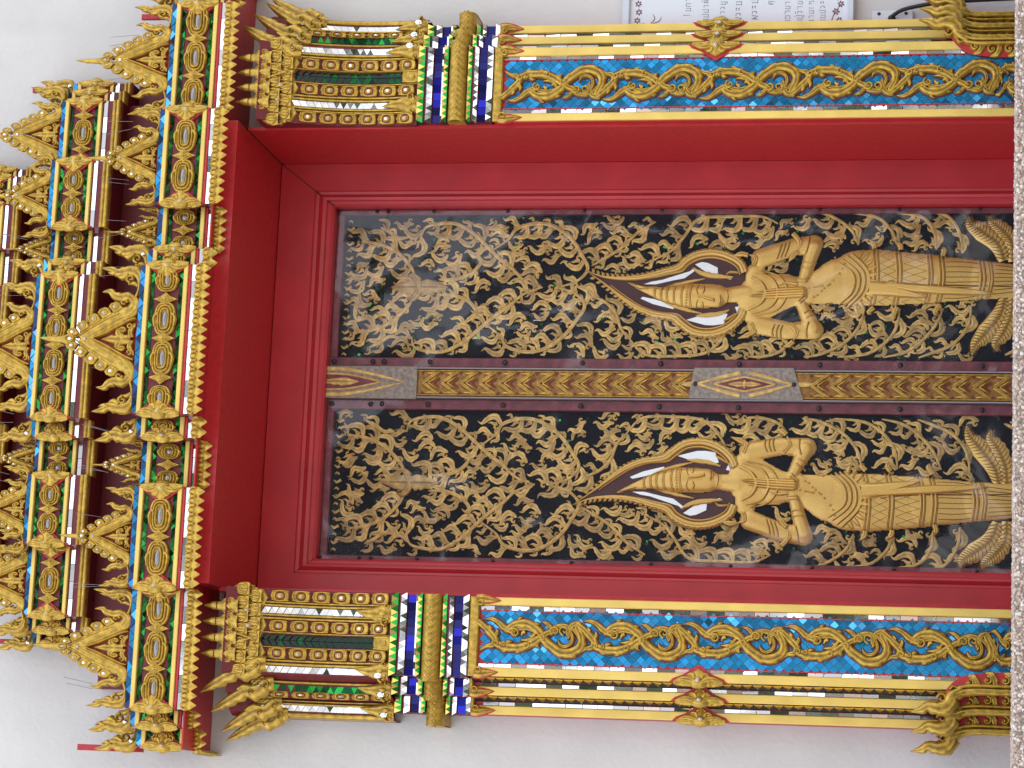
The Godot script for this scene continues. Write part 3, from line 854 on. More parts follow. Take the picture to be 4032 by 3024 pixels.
	# lotus petals in four rows
	for q in [[0.0115, 0.0], [0.0905, 0.0], [0.1618, 0.0], [0.2655, -0.05]]:
		for i in 6:
			var y := -0.098 + i * 0.0535
			var slope: float = (zc.call(y + 0.005) - zc.call(y - 0.005)) / 0.01
			var xf := Transform3D(Basis(Vector3(1, 0, 0), atan(slope)) * Basis.from_scale(Vector3(0.00105 if q[0] < 0.2 else 0.0006, 0.00098, 0.001)), Vector3(sx * (0.64 + q[0]), y, zc.call(y) + q[1]))
			var pt := part(t, "lotus_petal", shared.petal, M.gold, xf)
			part(pt, "red_line", shared.petal_ring, M.deepred, xf * Transform3D(Basis(), Vector3(0, 0, 1.6)))
			part(pt, "mirror_gem", shared.gem, M.mirror if rng.randf() < 0.4 else M.mirror_dim, xf * Transform3D(Basis.from_scale(Vector3(4.0, 5.0, 2.2)), Vector3(0, 0, 10)))
	# carved crown of the capital: overlapping pointed leaves in two rows
	for row in 2:
		for i in 7:
			var a := -0.002 + i * 0.0355 + (0.0178 if row == 0 else 0.0)
			if a > 0.212: continue
			var y: float = [0.214, 0.246][row]
			var zz: float = maxf(zc.call(y), 0.19 if row == 1 else 0.0) + [0.012, 0.016][row]
			part(t, "crown_leaf", shared.crown_leaf, M.gold, place(sx * (0.64 + a), y, zz, mm * 1.05, mm * [0.85, 1.0][row], mm))
	for q in [[0.23, 0.046], [0.256, 0.05], [0.285, 0.092], [0.31, 0.098]]:
		part(t, "crown_leaf", shared.crown_leaf, M.gold, place(sx * (0.64 + q[0]), 0.212, zc.call(0.215) - q[1] + 0.004, mm * 0.8, mm * 0.95, mm))
	# gilded strips above and below the dark flute
	var dm := MB.new()
	dm.prism(PackedVector2Array([Vector2(sx * 0.7475, 0.29), Vector2(sx * (0.64 + 0.1275), 0.222), Vector2(sx * 0.7875, 0.29), Vector2(sx * 0.7875, 0.302), Vector2(sx * (0.64 + 0.1275), 0.236), Vector2(sx * 0.7475, 0.302)]), 0.2, 0.232, 0.001)
	part(t, "gold_chevron", dm.mesh(), M.gold)
	# leaves at the foot, flames and spikes at the head
	part(t, "acanthus_leaf", shared.acanR if sx > 0 else shared.acanL, M.gold, place(sx * (0.64 + 0.05), -0.13, zc.call(-0.13) - 0.002, mm * 1.25, mm * 1.3, mm * 1.1))
	for q in [[0.2, 0.0], [0.246, 0.046], [0.296, 0.092]]:
		part(t, "acanthus_leaf", shared.acanR if sx > 0 else shared.acanL, M.gold, place(sx * (0.64 + q[0]), -0.13, zc.call(-0.13) - q[1] + 0.002, mm * 1.15, mm * 1.25, mm * 1.2))
		part(t, "mirror_gem", shared.gem, M.mirror, place(sx * (0.64 + q[0] + 0.012), -0.105, zc.call(-0.13) - q[1] + 0.016, 0.008, 0.011, 0.004))
	part(t, "tear_boss", shared.petal, M.gold, place(sx * (0.64 + 0.1275), -0.112, zc.call(-0.11) + 0.004, mm * 1.25, -mm * 1.1, mm))
	for i in 4:
		var a: float = [0.045, 0.086, 0.128, 0.170][i]
		part(t, "bud_spike", shared.spike, M.gold, place(sx * (0.64 + a), 0.268, 0.205 + 0.022, mm * 1.15, mm, mm))
		if i < 3:
			var hb := part(t, "heart_boss", shared.petal, M.gold, place(sx * (0.64 + a + 0.021 - 0.012), 0.25 - 0.008 * (i % 2), 0.213, mm * 1.15, mm * 1.1, mm))
			part(hb, "red_line", shared.petal_ring, M.deepred, place(sx * (0.64 + a + 0.021 - 0.012), 0.25 - 0.008 * (i % 2), 0.2150, mm * 1.15, mm * 1.1, mm))
			part(hb, "mirror_gem", shared.gem, M.mirror_dim, place(sx * (0.64 + a + 0.021 - 0.012), 0.25 - 0.008 * (i % 2), 0.2235, 0.0045, 0.006, 0.003))
	for q in [[0.012, 0.1], [0.05, 0.10]]:
		part(t, "bud_spike", shared.spike, M.gold, place(sx * (0.64 + q[0]), 0.225, zc.call(0.225) - 0.003, mm * 1.3, mm * 0.75, mm))
	for i in 3:
		var a: float = [0.196, 0.243, 0.292][i]
		var fl := part(t, "naga_flame", shared.nagaR if sx > 0 else shared.nagaL, M.gold, place(sx * (0.64 + a), 0.188 - 0.012 * i, 0.2 - 0.046 * i, mm * 1.3, mm * (1.05 - 0.04 * i), mm * 1.25))
		part(fl, "mirror_gem", shared.gem, M.mirror_dim, place(sx * (0.64 + a + 0.003), 0.215, 0.222 - 0.046 * i, 0.0045, 0.006, 0.005))
	var fl4 := part(t, "naga_flame", shared.nagaR if sx > 0 else shared.nagaL, M.gold, place(sx * (0.64 + 0.318), 0.155, 0.075, mm * 1.25, mm * 1.0, mm * 1.2))
	part(fl4, "mirror_gem", shared.gem, M.mirror_dim, place(sx * (0.64 + 0.32), 0.19, 0.095, 0.004, 0.005, 0.004))

# ---------------------------------------------------------------- red window frame
func window_frame() -> void:
	var t := thing("window_frame", "glossy red moulded window frame with deep red reveals around both gilded shutters", "window frame", Vector3(0, -1.78, -0.25))
	for s in [-1.0, 1.0]:
		part(t, "reveal", box_mesh(s * 0.6285, s * 0.6385, -1.78, 0.3475, -0.21, 0.147), M.redpaint)
	part(t, "reveal", box_mesh(-0.6285, 0.6285, 0.3475, 0.39, -0.21, 0.244), M.redpaint)
	# moulded members: profile across (from the inner edge outwards) and out of the wall
	var pr := [Vector2(0.0, -0.06), Vector2(0.0, -0.010), Vector2(0.006, -0.004), Vector2(0.014, -0.003), Vector2(0.017, 0.002), Vector2(0.024, 0.006), Vector2(0.031, 0.002), Vector2(0.034, -0.001), Vector2(0.041, 0.001), Vector2(0.044, 0.007), Vector2(0.1, 0.008), Vector2(0.1215, 0.008), Vector2(0.1225, -0.05)]
	var zf := -0.208
	for s in [-1.0, 1.0]:
		var b := MB.new()
		for k in pr.size() - 1:
			var p: Vector2 = pr[k]
			var q: Vector2 = pr[k + 1]
			var tp := 0.187 + p.x * 1.3
			var tq := 0.187 + q.x * 1.3
			var o := Vector3(-s * (q.y - p.y), 0, (q.x - p.x))
			b.face([Vector3(s * (0.506 + p.x), -1.8, zf + p.y), Vector3(s * (0.506 + q.x), -1.8, zf + q.y), Vector3(s * (0.506 + q.x), tq, zf + q.y), Vector3(s * (0.506 + p.x), tp, zf + p.y)], o)
		part(t, "jamb", b.mesh(), M.frame_red)
	var h := MB.new()
	for k in pr.size() - 1:
		var p: Vector2 = pr[k]
		var q: Vector2 = pr[k + 1]
		var o := Vector3(0, -(q.y - p.y), q.x - p.x)
		h.face([Vector3(-0.506 - p.x, 0.187 + p.x * 1.3, zf + p.y), Vector3(-0.506 - q.x, 0.187 + q.x * 1.3, zf + q.y), Vector3(0.506 + q.x, 0.187 + q.x * 1.3, zf + q.y), Vector3(0.506 + p.x, 0.187 + p.x * 1.3, zf + p.y)], o)
	part(t, "head", h.mesh(), M.frame_red)
	# open mitre joints at the two upper corners
	for s in [-1.0, 1.0]:
		var c := MB.new()
		c.tube([Vector3(s * 0.507, 0.188, zf - 0.003), Vector3(s * 0.552, 0.2465, zf + 0.0065), Vector3(s * 0.6275, 0.3445, zf + 0.0075)], 0.0016 if s > 0 else 0.0006, 5)
		c.tube([Vector3(s * 0.628, 0.347, zf + 0.005), Vector3(s * 0.628, 0.347, 0.16)], 0.0022 if s > 0 else 0.0008, 5)
		part(t, "mitre_gap", c.mesh(), M.darkgrout)

# ---------------------------------------------------------------- carved shutters
func seg_d(p: Vector2, a: Vector2, b: Vector2) -> Vector2:
	var ab := b - a
	var t := clampf((p - a).dot(ab) / maxf(ab.length_squared(), 1e-9), 0.0, 1.0)
	return Vector2(p.distance_to(a + ab * t), t)

# figure coordinates were measured in units of 0.344 mm from the face; x runs down the figure, y to its right hand side
func fp(x: float, y: float) -> Vector2:
	return Vector2((705.0 - y) * 0.000344, -(x - 1150.0 + 0.045 * (y - 705.0)) * 0.000344)

func fps(a: Array) -> Array:
	var out := []
	for k in range(0, a.size(), 2): out.append(fp(a[k], a[k + 1]))
	return out

const BODY := [[1010, 705, 108, 1200, 705, 100, 0.5], [1200, 705, 100, 1290, 712, 66, 0.5], [960, 705, 104, 770, 722, 62, 0.5], [770, 722, 62, 640, 755, 34, 0.5], [640, 755, 34, 500, 798, 6, 0.5],
	[1310, 715, 66, 1460, 725, 84, 0.4], [1510, 560, 84, 1510, 900, 84, 0.32], [1570, 700, 200, 1740, 745, 150, 0.16], [1740, 745, 140, 1930, 745, 112, 0.25], [1545, 470, 82, 1800, 420, 76, 0.45], [1800, 420, 76, 2010, 425, 78, 0.45], [2000, 440, 70, 1890, 645, 46, 0.7],
	[1545, 1020, 84, 1790, 1110, 76, 0.45], [1790, 1110, 76, 1960, 1135, 80, 0.45], [1965, 1115, 70, 1890, 805, 46, 0.7], [1890, 730, 60, 1660, 722, 50, 0.85], [1660, 722, 50, 1480, 702, 14, 0.85],
	[1930, 745, 112, 2167, 830, 190, 0.16], [2167, 830, 186, 2330, 856, 232, 0.15], [2330, 856, 232, 2470, 860, 236, 0.15], [2470, 860, 236, 2900, 850, 202, 0.17], [2900, 850, 202, 3300, 840, 160, 0.2], [3300, 840, 160, 3800, 826, 122, 0.24]]

func figure_height(x: float, y: float) -> float:
	var h := 0.0
	for q in BODY:
		var r := maxf(q[2], q[5])
		if x < minf(q[0], q[3]) - r or x > maxf(q[0], q[3]) + r or y < minf(q[1], q[4]) - r or y > maxf(q[1], q[4]) + r: continue
		var d := seg_d(Vector2(x, y), Vector2(q[0], q[1]), Vector2(q[3], q[4]))
		var rr: float = lerpf(q[2], q[5], d.y)
		if d.x >= rr: continue
		h = maxf(h, (sqrt(1.0 - pow(d.x / rr, 2.0)) * rr * q[6] + 6.0))
	return h

func figure(t: Node3D, mir: float, cx: float, cy: float, zf: float) -> void:
	# mir = -1 turns the measured figure into its mirror image
	var K := 0.000344
	var xf := Transform3D(Basis.from_scale(Vector3(mir, 1, 1)), Vector3(cx, cy, zf))
	var step := 7.0
	var nx := int((4020.0 - 490.0) / step)
	var ny := int((1240.0 - 330.0) / step)
	var H := []
	for i in nx + 1:
		var row := PackedFloat32Array()
		for j in ny + 1: row.append(figure_height(490.0 + i * step, 330.0 + j * step))
		H.append(row)
	# soften the creases where limbs meet the trunk
	for pas in 2:
		var G := []
		for i in nx + 1:
			var row := PackedFloat32Array()
			for j in ny + 1:
				var h: float = H[i][j]
				if h > 0.0 and i > 0 and j > 0 and i < nx and j < ny:
					var s2 := h * 2.0
					var wsum := 2.0
					for e in [[1, 0], [-1, 0], [0, 1], [0, -1]]:
						var v: float = H[i + e[0]][j + e[1]]
						if v > 0.0:
							s2 += v
							wsum += 1.0
					h = s2 / wsum
				row.append(h)
			G.append(row)
		H = G
	var b := MB.new()
	var idx := {}
	for i in nx:
		for j in ny:
			var on := 0
			for e in [[0, 0], [1, 0], [1, 1], [0, 1]]:
				if H[i + e[0]][j + e[1]] > 0.0: on += 1
			if on < 3: continue
			var q := []
			for e in [[0, 0], [1, 0], [1, 1], [0, 1]]:
				var ii: int = i + e[0]
				var jj: int = j + e[1]
				var key := ii * 4096 + jj
				if not idx.has(key):
					var gxx: float = H[mini(ii + 1, nx)][jj] - H[maxi(ii - 1, 0)][jj]
					var gyy: float = H[ii][mini(jj + 1, ny)] - H[ii][maxi(jj - 1, 0)]
					var n := Vector3(gyy / (2 * step), gxx / (2 * step), 1.0)
					var p := fp(490.0 + ii * step, 330.0 + jj * step)
					var hv: float = H[ii][jj]
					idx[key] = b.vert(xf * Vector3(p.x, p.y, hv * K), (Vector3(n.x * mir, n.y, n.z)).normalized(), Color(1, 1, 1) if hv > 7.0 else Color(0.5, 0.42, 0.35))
				q.append(idx[key])
			b.tri(q[0], q[1], q[2])
			b.tri(q[0], q[2], q[3])
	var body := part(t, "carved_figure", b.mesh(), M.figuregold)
	# engraved and applied detail that follows the surface
	var d := MB.new()
	var dk := MB.new()
	dk.col = Color(0.22, 0.13, 0.06)
	var lay := func(m: MB, a: Array, w: Array, h: float, prof: int, n := 4, lob := 0.0, side := 1.0) -> void:
		var pts := []
		for k in range(0, a.size(), 2): pts.append(Vector2(a[k], a[k + 1]))
		var s := MB.spline(pts, n)
		var rows := []
		for i in s.size():
			var tt := float(i) / (s.size() - 1)
			var f := tt * (w.size() - 1)
			var k := mini(int(f), w.size() - 2)
			var wi := lerpf(w[k], w[k + 1], f - k)
			var dr := (s[mini(i + 1, s.size() - 1)] - s[maxi(i - 1, 0)]).normalized()
			var nn := Vector2(dr.y, -dr.x) * side
			var r := PackedVector3Array()
			for j in PO[prof].size():
				var oj: float = PO[prof][j]
				var wr := wi
				if lob > 0.0 and oj > 0.0: wr = wi * (0.6 + 0.5 * sqrt(1.0 - fposmod(tt * lob, 1.0)))
				var p2 := s[i] + nn * oj * wr
				var z := figure_height(p2.x, p2.y) * K
				var g := fp(p2.x, p2.y)
				r.append(xf * Vector3(g.x, g.y, z + PH[prof][j] * h * (0.3 + 0.7 * minf(1.0, wi / 6.0)) + 0.0003))
			rows.append(r)
		m.grid(rows, [])
	# face
	for q in [[[1060, 692, 1110, 684, 1160, 672, 1186, 664], [5, 8, 12, 14, 6], 0.008], [[1232, 632, 1240, 660, 1234, 702], [3, 9, 3], 0.0045], [[1252, 640, 1258, 662, 1250, 694], [3, 8, 3], 0.004], [[1092, 596, 1100, 622, 1094, 648], [2, 9, 2], 0.003], [[1094, 722, 1102, 750, 1094, 778], [2, 9, 2], 0.003]]:
		lay.call(d, q[0], q[1], q[2], ROUND)
	for q in [[1072, 588, 1050, 622, 1064, 672], [1062, 706, 1046, 752, 1064, 796], [1100, 592, 1107, 622, 1098, 652], [1102, 718, 1110, 750, 1100, 782], [1246, 624, 1249, 662, 1242, 712], [1186, 646, 1196, 664, 1188, 684], [1290, 640, 1304, 690, 1292, 750]]:
		lay.call(dk, q, [2.0, 4.0, 2.0], 0.001, RIDGE)
	for q in [[1000, 596, 985, 700, 1000, 818], [930, 604, 915, 706, 930, 806], [866, 622, 852, 716, 866, 798], [806, 640, 794, 720, 806, 786], [756, 660, 746, 724, 756, 776], [700, 684, 692, 740, 700, 772]]:
		lay.call(d, q, [4.0, 6.0, 4.0], 0.003, ROUND)
		lay.call(dk, [q[0] + 14, q[1], q[2] + 14, q[3], q[4] + 14, q[5]], [2.0, 3.0, 2.0], 0.001, RIDGE)
	for q in [[1100, 560, 990, 585, 880, 615, 760, 660], [1100, 850, 990, 828, 880, 805, 760, 775], [640, 770, 580, 776, 520, 800, 470, 816]]:
		lay.call(d, q, [4, 16, 14, 0], 0.009, GROOVE, 4, 5.0, 1.0)
	for i in 9: # diadem beads
		lay.call(d, [958, 610 + i * 24, 966, 616 + i * 24, 974, 612 + i * 24], [3.0, 9.0, 3.0], 0.005, ROUND, 2)
	# ear pieces
	lay.call(d, [1330, 860, 1230, 868, 1130, 880, 1050, 905, 985, 945], [6, 22, 26, 20, 0], 0.012, GROOVE, 4, 4.0, 1.0)
	lay.call(d, [1320, 590, 1230, 560, 1130, 548, 1040, 540], [6, 20, 22, 0], 0.012, GROOVE, 4, 4.0, 1.0)
	lay.call(d, [1370, 900, 1300, 905, 1262, 872], [8, 14, 0], 0.01, ROUND)
	lay.call(d, [1370, 560, 1310, 520, 1270, 500], [8, 14, 0], 0.01, ROUND)
	# necklaces, collar and cross-belts
	for q in [[[1470, 590, 1560, 640, 1600, 720, 1560, 810, 1480, 860], 12], [[1500, 560, 1640, 610, 1700, 725, 1640, 850, 1520, 895], 9], [[1530, 545, 1700, 590, 1775, 735, 1700, 870, 1550, 915], 6]]:
		lay.call(d, q[0], [q[1], q[1] * 1.2, q[1]], 0.006, GROOVE, 5)
		var sh := []
		for k in range(0, q[0].size(), 2):
			sh.append(q[0][k] + q[1] * 1.7); sh.append(q[0][k + 1])
		lay.call(dk, sh, [2.5, 3.0, 2.5], 0.001, RIDGE, 5)
	for q in [[1900, 700, 2000, 700, 2060, 760, 2110, 800, 2140, 860], [1900, 760, 2000, 780, 2060, 790], [1960, 640, 2050, 560, 2090, 620, 2150, 660], [2110, 800, 2190, 900, 2210, 990, 2100, 1040]]:
		for k in 7:
			var s := MB.spline([Vector2(q[0], q[1]), Vector2(q[2], q[3]), Vector2(q[4], q[5])] if q.size() == 6 else [Vector2(q[0], q[1]), Vector2(q[2], q[3]), Vector2(q[4], q[5]), Vector2(q[6], q[7])], 8)
			var c: Vector2 = s[mini(k * s.size() / 7, s.size() - 1)]
			lay.call(d, [c.x - 9, c.y, c.x, c.y + 1, c.x + 9, c.y], [3.0, 10.0, 3.0], 0.006, ROUND, 2)
	# fingers of the joined hands
	for q in [[1900, 700, 1680, 690, 1490, 694], [1905, 722, 1680, 712, 1476, 700], [1905, 746, 1690, 734, 1490, 712], [1900, 770, 1700, 756, 1530, 735]]:
		lay.call(d, q, [14.0, 13.0, 9.0, 0.0], 0.006, ROUND, 5)
		lay.call(dk, [q[0], q[1] + 12, q[2], q[3] + 11, q[4] + 20, q[5] + 6], [2.0, 3.0, 1.0], 0.0012, RIDGE, 5)
	lay.call(d, [1850, 800, 1770, 810, 1700, 790], [14, 13, 8, 0], 0.008, ROUND)
	# bracelets and arm rings
	for q in [[1680, 372, 1672, 420, 1690, 470], [1712, 360, 1706, 415, 1722, 468], [1744, 356, 1738, 412, 1752, 464], [1950, 360, 1946, 430, 1960, 490], [1940, 520, 1976, 545, 2010, 560], [1920, 560, 1950, 585, 1985, 600], [1880, 640, 1902, 668, 1930, 690], [1866, 660, 1886, 684, 1910, 704],
			[1670, 1010, 1690, 1080, 1700, 1130], [1700, 1020, 1722, 1090, 1730, 1140], [1732, 1030, 1754, 1100, 1762, 1150], [1900, 1060, 1916, 1130, 1920, 1190], [1880, 990, 1930, 975, 1985, 980], [1872, 945, 1920, 930, 1976, 935], [1850, 850, 1890, 845, 1935, 850], [1842, 825, 1882, 820, 1925, 822]]:
		lay.call(d, q, [6.0, 7.0, 6.0], 0.004, ROUND, 4)
		lay.call(dk, [q[0] + 11, q[1], q[2] + 11, q[3], q[4] + 11, q[5]], [2.5, 2.5, 2.5], 0.0008, RIDGE, 4)
	# belt, apron and skirt bands
	for q in [[2190, 640, 2290, 740, 2290, 880, 2160, 985], [2225, 625, 2330, 740, 2328, 890, 2190, 1010], [2262, 618, 2372, 742, 2368, 900, 2225, 1040], [2300, 612, 2412, 744, 2408, 905, 2262, 1062]]:
		lay.call(d, q, [8.0, 12.0, 8.0], 0.006, GROOVE, 5)
		lay.call(dk, [q[0] + 17, q[1], q[2] + 17, q[3], q[4] + 17, q[5], q[6] + 17, q[7]], [2.5, 3.0, 2.5], 0.001, RIDGE, 5)
	for i in 11:
		var a := lerpf(-1.15, 1.1, i / 10.0)
		var cc := Vector2(2240 + 190 * cos(a), 830 + 215 * sin(a))
		var dd := Vector2(cos(a), sin(a))
		lay.call(d, [cc.x, cc.y, cc.x + dd.x * 40, cc.y + dd.y * 40, cc.x + dd.x * 86, cc.y + dd.y * 86], [20.0, 17.0, 0.0], 0.006, RIDGE, 3)
	for x in [[2460, 620, 1100], [2490, 620, 1095], [2640, 622, 1080], [2672, 624, 1076], [2890, 640, 1050], [2916, 642, 1046], [2980, 646, 1040], [3010, 650, 1036], [3300, 674, 1000], [3330, 676, 996], [3370, 680, 992], [3390, 682, 990]]:
		lay.call(d, [x[0] - 26, x[1], x[0], (x[1] + x[2]) / 2.0, x[0] - 26, x[2]], [5.0, 8.0, 5.0], 0.005, ROUND, 6)
		lay.call(dk, [x[0] - 12, x[1], x[0] + 14, (x[1] + x[2]) / 2.0, x[0] - 12, x[2]], [2.5, 3.0, 2.5], 0.001, RIDGE, 6)
	for i in 7: # lattice
		for s in [1.0, -1.0]:
			var y0 := 660.0 + i * 62.0
			lay.call(dk, [2505, y0, 2570, y0 + 32 * s, 2636, y0 + 64 * s], [1.5, 1.5, 1.5], 0.001, RIDGE, 3)
			lay.call(dk, [2690, y0, 2780, y0 + 32 * s, 2880, y0 + 64 * s], [1.5, 1.5, 1.5], 0.001, RIDGE, 3)
	for i in 9:
		var y := 690.0 + i * 42.0
		lay.call(dk, [3020, y, 3160, y + 2, 3290, y + (860 - y) * 0.12], [2.5, 3.0, 2.5], 0.001, RIDGE, 4)
		lay.call(dk, [3410, y + (850 - y) * 0.2, 3560, y + (850 - y) * 0.32, 3800, y + (840 - y) * 0.5], [2.5, 3.0, 2.5], 0.001, RIDGE, 4)
	# sash that falls from the belt, one edge folded
	lay.call(d, [2430, 770, 2560, 760, 2700, 730, 2900, 690], [66.0, 58.0, 40.0, 0.0], 0.009, GROOVE, 5)
	lay.call(d, [2560, 800, 2760, 770, 3000, 752, 3260, 735, 3420, 722], [10.0, 34.0, 38.0, 24.0, 0.0], 0.010, GROOVE, 5)
	lay.call(dk, [2580, 830, 2800, 800, 3100, 792, 3420, 786, 3780, 770], [3.0, 5.0, 5.0, 4.0, 3.0], 0.002, RIDGE, 5)
	part(body, "ornament", d.mesh(), M.figuregold)
	part(body, "engraved_line", dk.mesh(), M.figuregold)
	# pointed halo: red field, mirror pieces, leafy border
	var ha := fps([110, 925, 290, 800, 430, 695, 560, 610, 700, 555, 860, 528, 930, 478, 1040, 408, 1180, 392, 1310, 434, 1400, 512, 1436, 590])
	var hb := fps([110, 925, 260, 868, 430, 852, 600, 866, 760, 908, 880, 944, 940, 1006, 1040, 1056, 1160, 1068, 1280, 1038, 1380, 978, 1420, 900])
	var poly := PackedVector2Array()
	for p in ha: poly.append(p)
	for k in hb.size() - 1: poly.append(hb[hb.size() - 1 - k])
	var fld := MB.new()
	fld.prism(poly, -0.002, 0.0025, 0.0, xf)
	var halo := part(t, "halo_field", fld.mesh(), M.darkred)
	var hm := MB.new()
	hm.stroke(ha, [0.0, 0.008, 0.0105, 0.0105, 0.0105], 0.011, 0.003, FLAT, 12, 30.0, Color(0.3, 0.2, 0.15), -1.0)
	hm.stroke(hb, [0.0, 0.008, 0.0105, 0.0105, 0.0105], 0.011, 0.003, FLAT, 12, 30.0, Color(0.3, 0.2, 0.15))
	hm.stroke(ha.slice(1).map(func(p): return p + (fp(1100, 720) - p).normalized() * 0.0145), [0.0015, 0.003, 0.0032, 0.0032, 0.002], 0.008, 0.003, ROUND, 4)
	hm.stroke(hb.slice(1).map(func(p): return p + (fp(1100, 720) - p).normalized() * 0.0145), [0.0015, 0.003, 0.0032, 0.0032, 0.002], 0.008, 0.003, ROUND, 4)
	for side in 2:
		var sp3 := MB.spline(ha if side == 0 else hb, 4)
		var e := -1.0 if side == 0 else 1.0
		for i in range(2, sp3.size() - 1):
			var dr := (sp3[i + 1] - sp3[i - 1]).normalized()
			var nn := Vector2(dr.y, -dr.x) * e
			hm.stroke([sp3[i] + nn * 0.002 + dr * 0.004, sp3[i] + nn * 0.008 - dr * 0.001, sp3[i] + nn * 0.0125 - dr * 0.008], [0.003, 0.0046, 0.0], 0.008, 0.004, GROOVE, 2, 0.0, Color(0.4, 0.3, 0.2))
	var hm2 := MB.new()
	hm2.add(hm, xf)
	part(halo, "halo_border", hm2.mesh(), M.figuregold)
	var gi := 0
	for q in [[1012, 512, 1140, 478, 1196, 476, 1190, 535, 1100, 540], [1196, 476, 1262, 486, 1284, 552, 1232, 568, 1190, 535], [1330, 600, 1352, 552, 1392, 598, 1386, 612], [1036, 962, 1100, 918, 1120, 972, 1080, 978], [1100, 918, 1196, 876, 1188, 940, 1120, 972], [1220, 876, 1280, 858, 1288, 874, 1236, 884], [612, 678, 700, 640, 712, 672, 626, 690], [700, 640, 838, 606, 846, 630, 712, 672], [640, 812, 720, 812, 760, 842, 690, 830], [720, 812, 830, 838, 870, 878, 760, 842], [830, 838, 910, 854, 940, 900, 870, 878], [910, 854, 982, 910, 974, 926, 940, 900]]:
		var pl := PackedVector2Array()
		var gc: Vector2 = [fp(1190, 530), fp(1150, 925), fp(725, 648), fp(800, 850)][[0, 0, 0, 1, 1, 1, 2, 2, 3, 3, 3, 3][gi]]
		gi += 1
		for p in fps(q): pl.append(gc + (p - gc) * 1.22)
		var mp := MB.new()
		mp.prism(pl, 0.001, 0.0042, 0.0, xf)
		part(halo, "mirror_piece", mp.mesh(), M.mirror_frost)
	# fan-like wing leaves beside the legs and small flames on the hips
	for q in [[[3500, 690, 3470, 560, 3370, 420, 3290, 320, 3264, 230], 66], [[3560, 740, 3560, 580, 3510, 430, 3450, 330, 3460, 262], 58], [[3480, 1000, 3420, 1140, 3290, 1240, 3200, 1300, 3176, 1370], 66], [[3550, 990, 3530, 1150, 3450, 1250, 3370, 1320, 3340, 1370], 58]]:
		var w := MB.new()
		var sd := 1.0 if q[0][1] < 850 else -1.0
		w.stroke(fps(q[0]), [q[1] * K * 0.7, q[1] * K * 1.1, q[1] * K * 1.2, q[1] * K * 0.7, 0.0], 0.006, 0.0, GROOVE, 5, 9.0, Color(0.35, 0.28, 0.2), sd)
		var sp2 := MB.spline(fps(q[0]), 5)
		for i in range(1, sp2.size() - 2):
			var dr := (sp2[i + 1] - sp2[i - 1]).normalized()
			var nn := Vector2(dr.y, -dr.x)
			var wd: float = q[1] * K * (1.0 - 0.75 * maxf(0.0, float(i) / sp2.size() - 0.55) / 0.45)
			for e in [1.0, -1.0]:
				w.col = Color(0.25, 0.17, 0.1)
				w.stroke([sp2[i] + nn * e * 0.002, sp2[i] + nn * e * wd * 0.55 + dr * 0.004, sp2[i] + nn * e * wd * 0.95 + dr * 0.011], [0.0011, 0.0013, 0.0006], 0.0012, 0.0052, RIDGE, 2)
				w.col = Color(1, 1, 1)
		var w2 := MB.new()
		w2.add(w, xf)
		part(t, "wing_leaf", w2.mesh(), M.figuregold)
	for q in [[2470, 610, 2440, 570, 2462, 556], [2660, 610, 2640, 570, 2650, 540], [2990, 630, 2960, 575, 2975, 545], [2450, 1090, 2440, 1130, 2400, 1170], [2660, 1080, 2650, 1120, 2610, 1150], [2990, 1030, 3000, 1080, 2990, 1110], [1520, 400, 1480, 380, 1400, 350], [1500, 480, 1530, 410, 1490, 385], [1440, 1040, 1380, 1050, 1310, 1030], [1490, 960, 1500, 1020, 1440, 1046], [1820, 470, 1872, 410, 1850, 330], [1850, 330, 1820, 300, 1768, 290], [1790, 1220, 1850, 1150, 1836, 1070], [1836, 1070, 1800, 1030, 1768, 980]]:
		var w := MB.new()
		w.stroke(fps(q), [0.007, 0.0085, 0.0], 0.007, 0.012, GROOVE, 4, 2.0, Color(0.4, 0.3, 0.2))
		var w2 := MB.new()
		w2.add(w, xf)
		part(t, "flame_leaf", w2.mesh(), M.figuregold)

# scroll-work coordinates: 0.355 mm units, x down, y to the left, taken on the left-hand shutter
func sp(x: float, y: float) -> Vector2:
	return Vector2((705.0 - y) * 0.000355, 0.04 - (x - 560.0 + 0.045 * (y - 705.0)) * 0.000355)

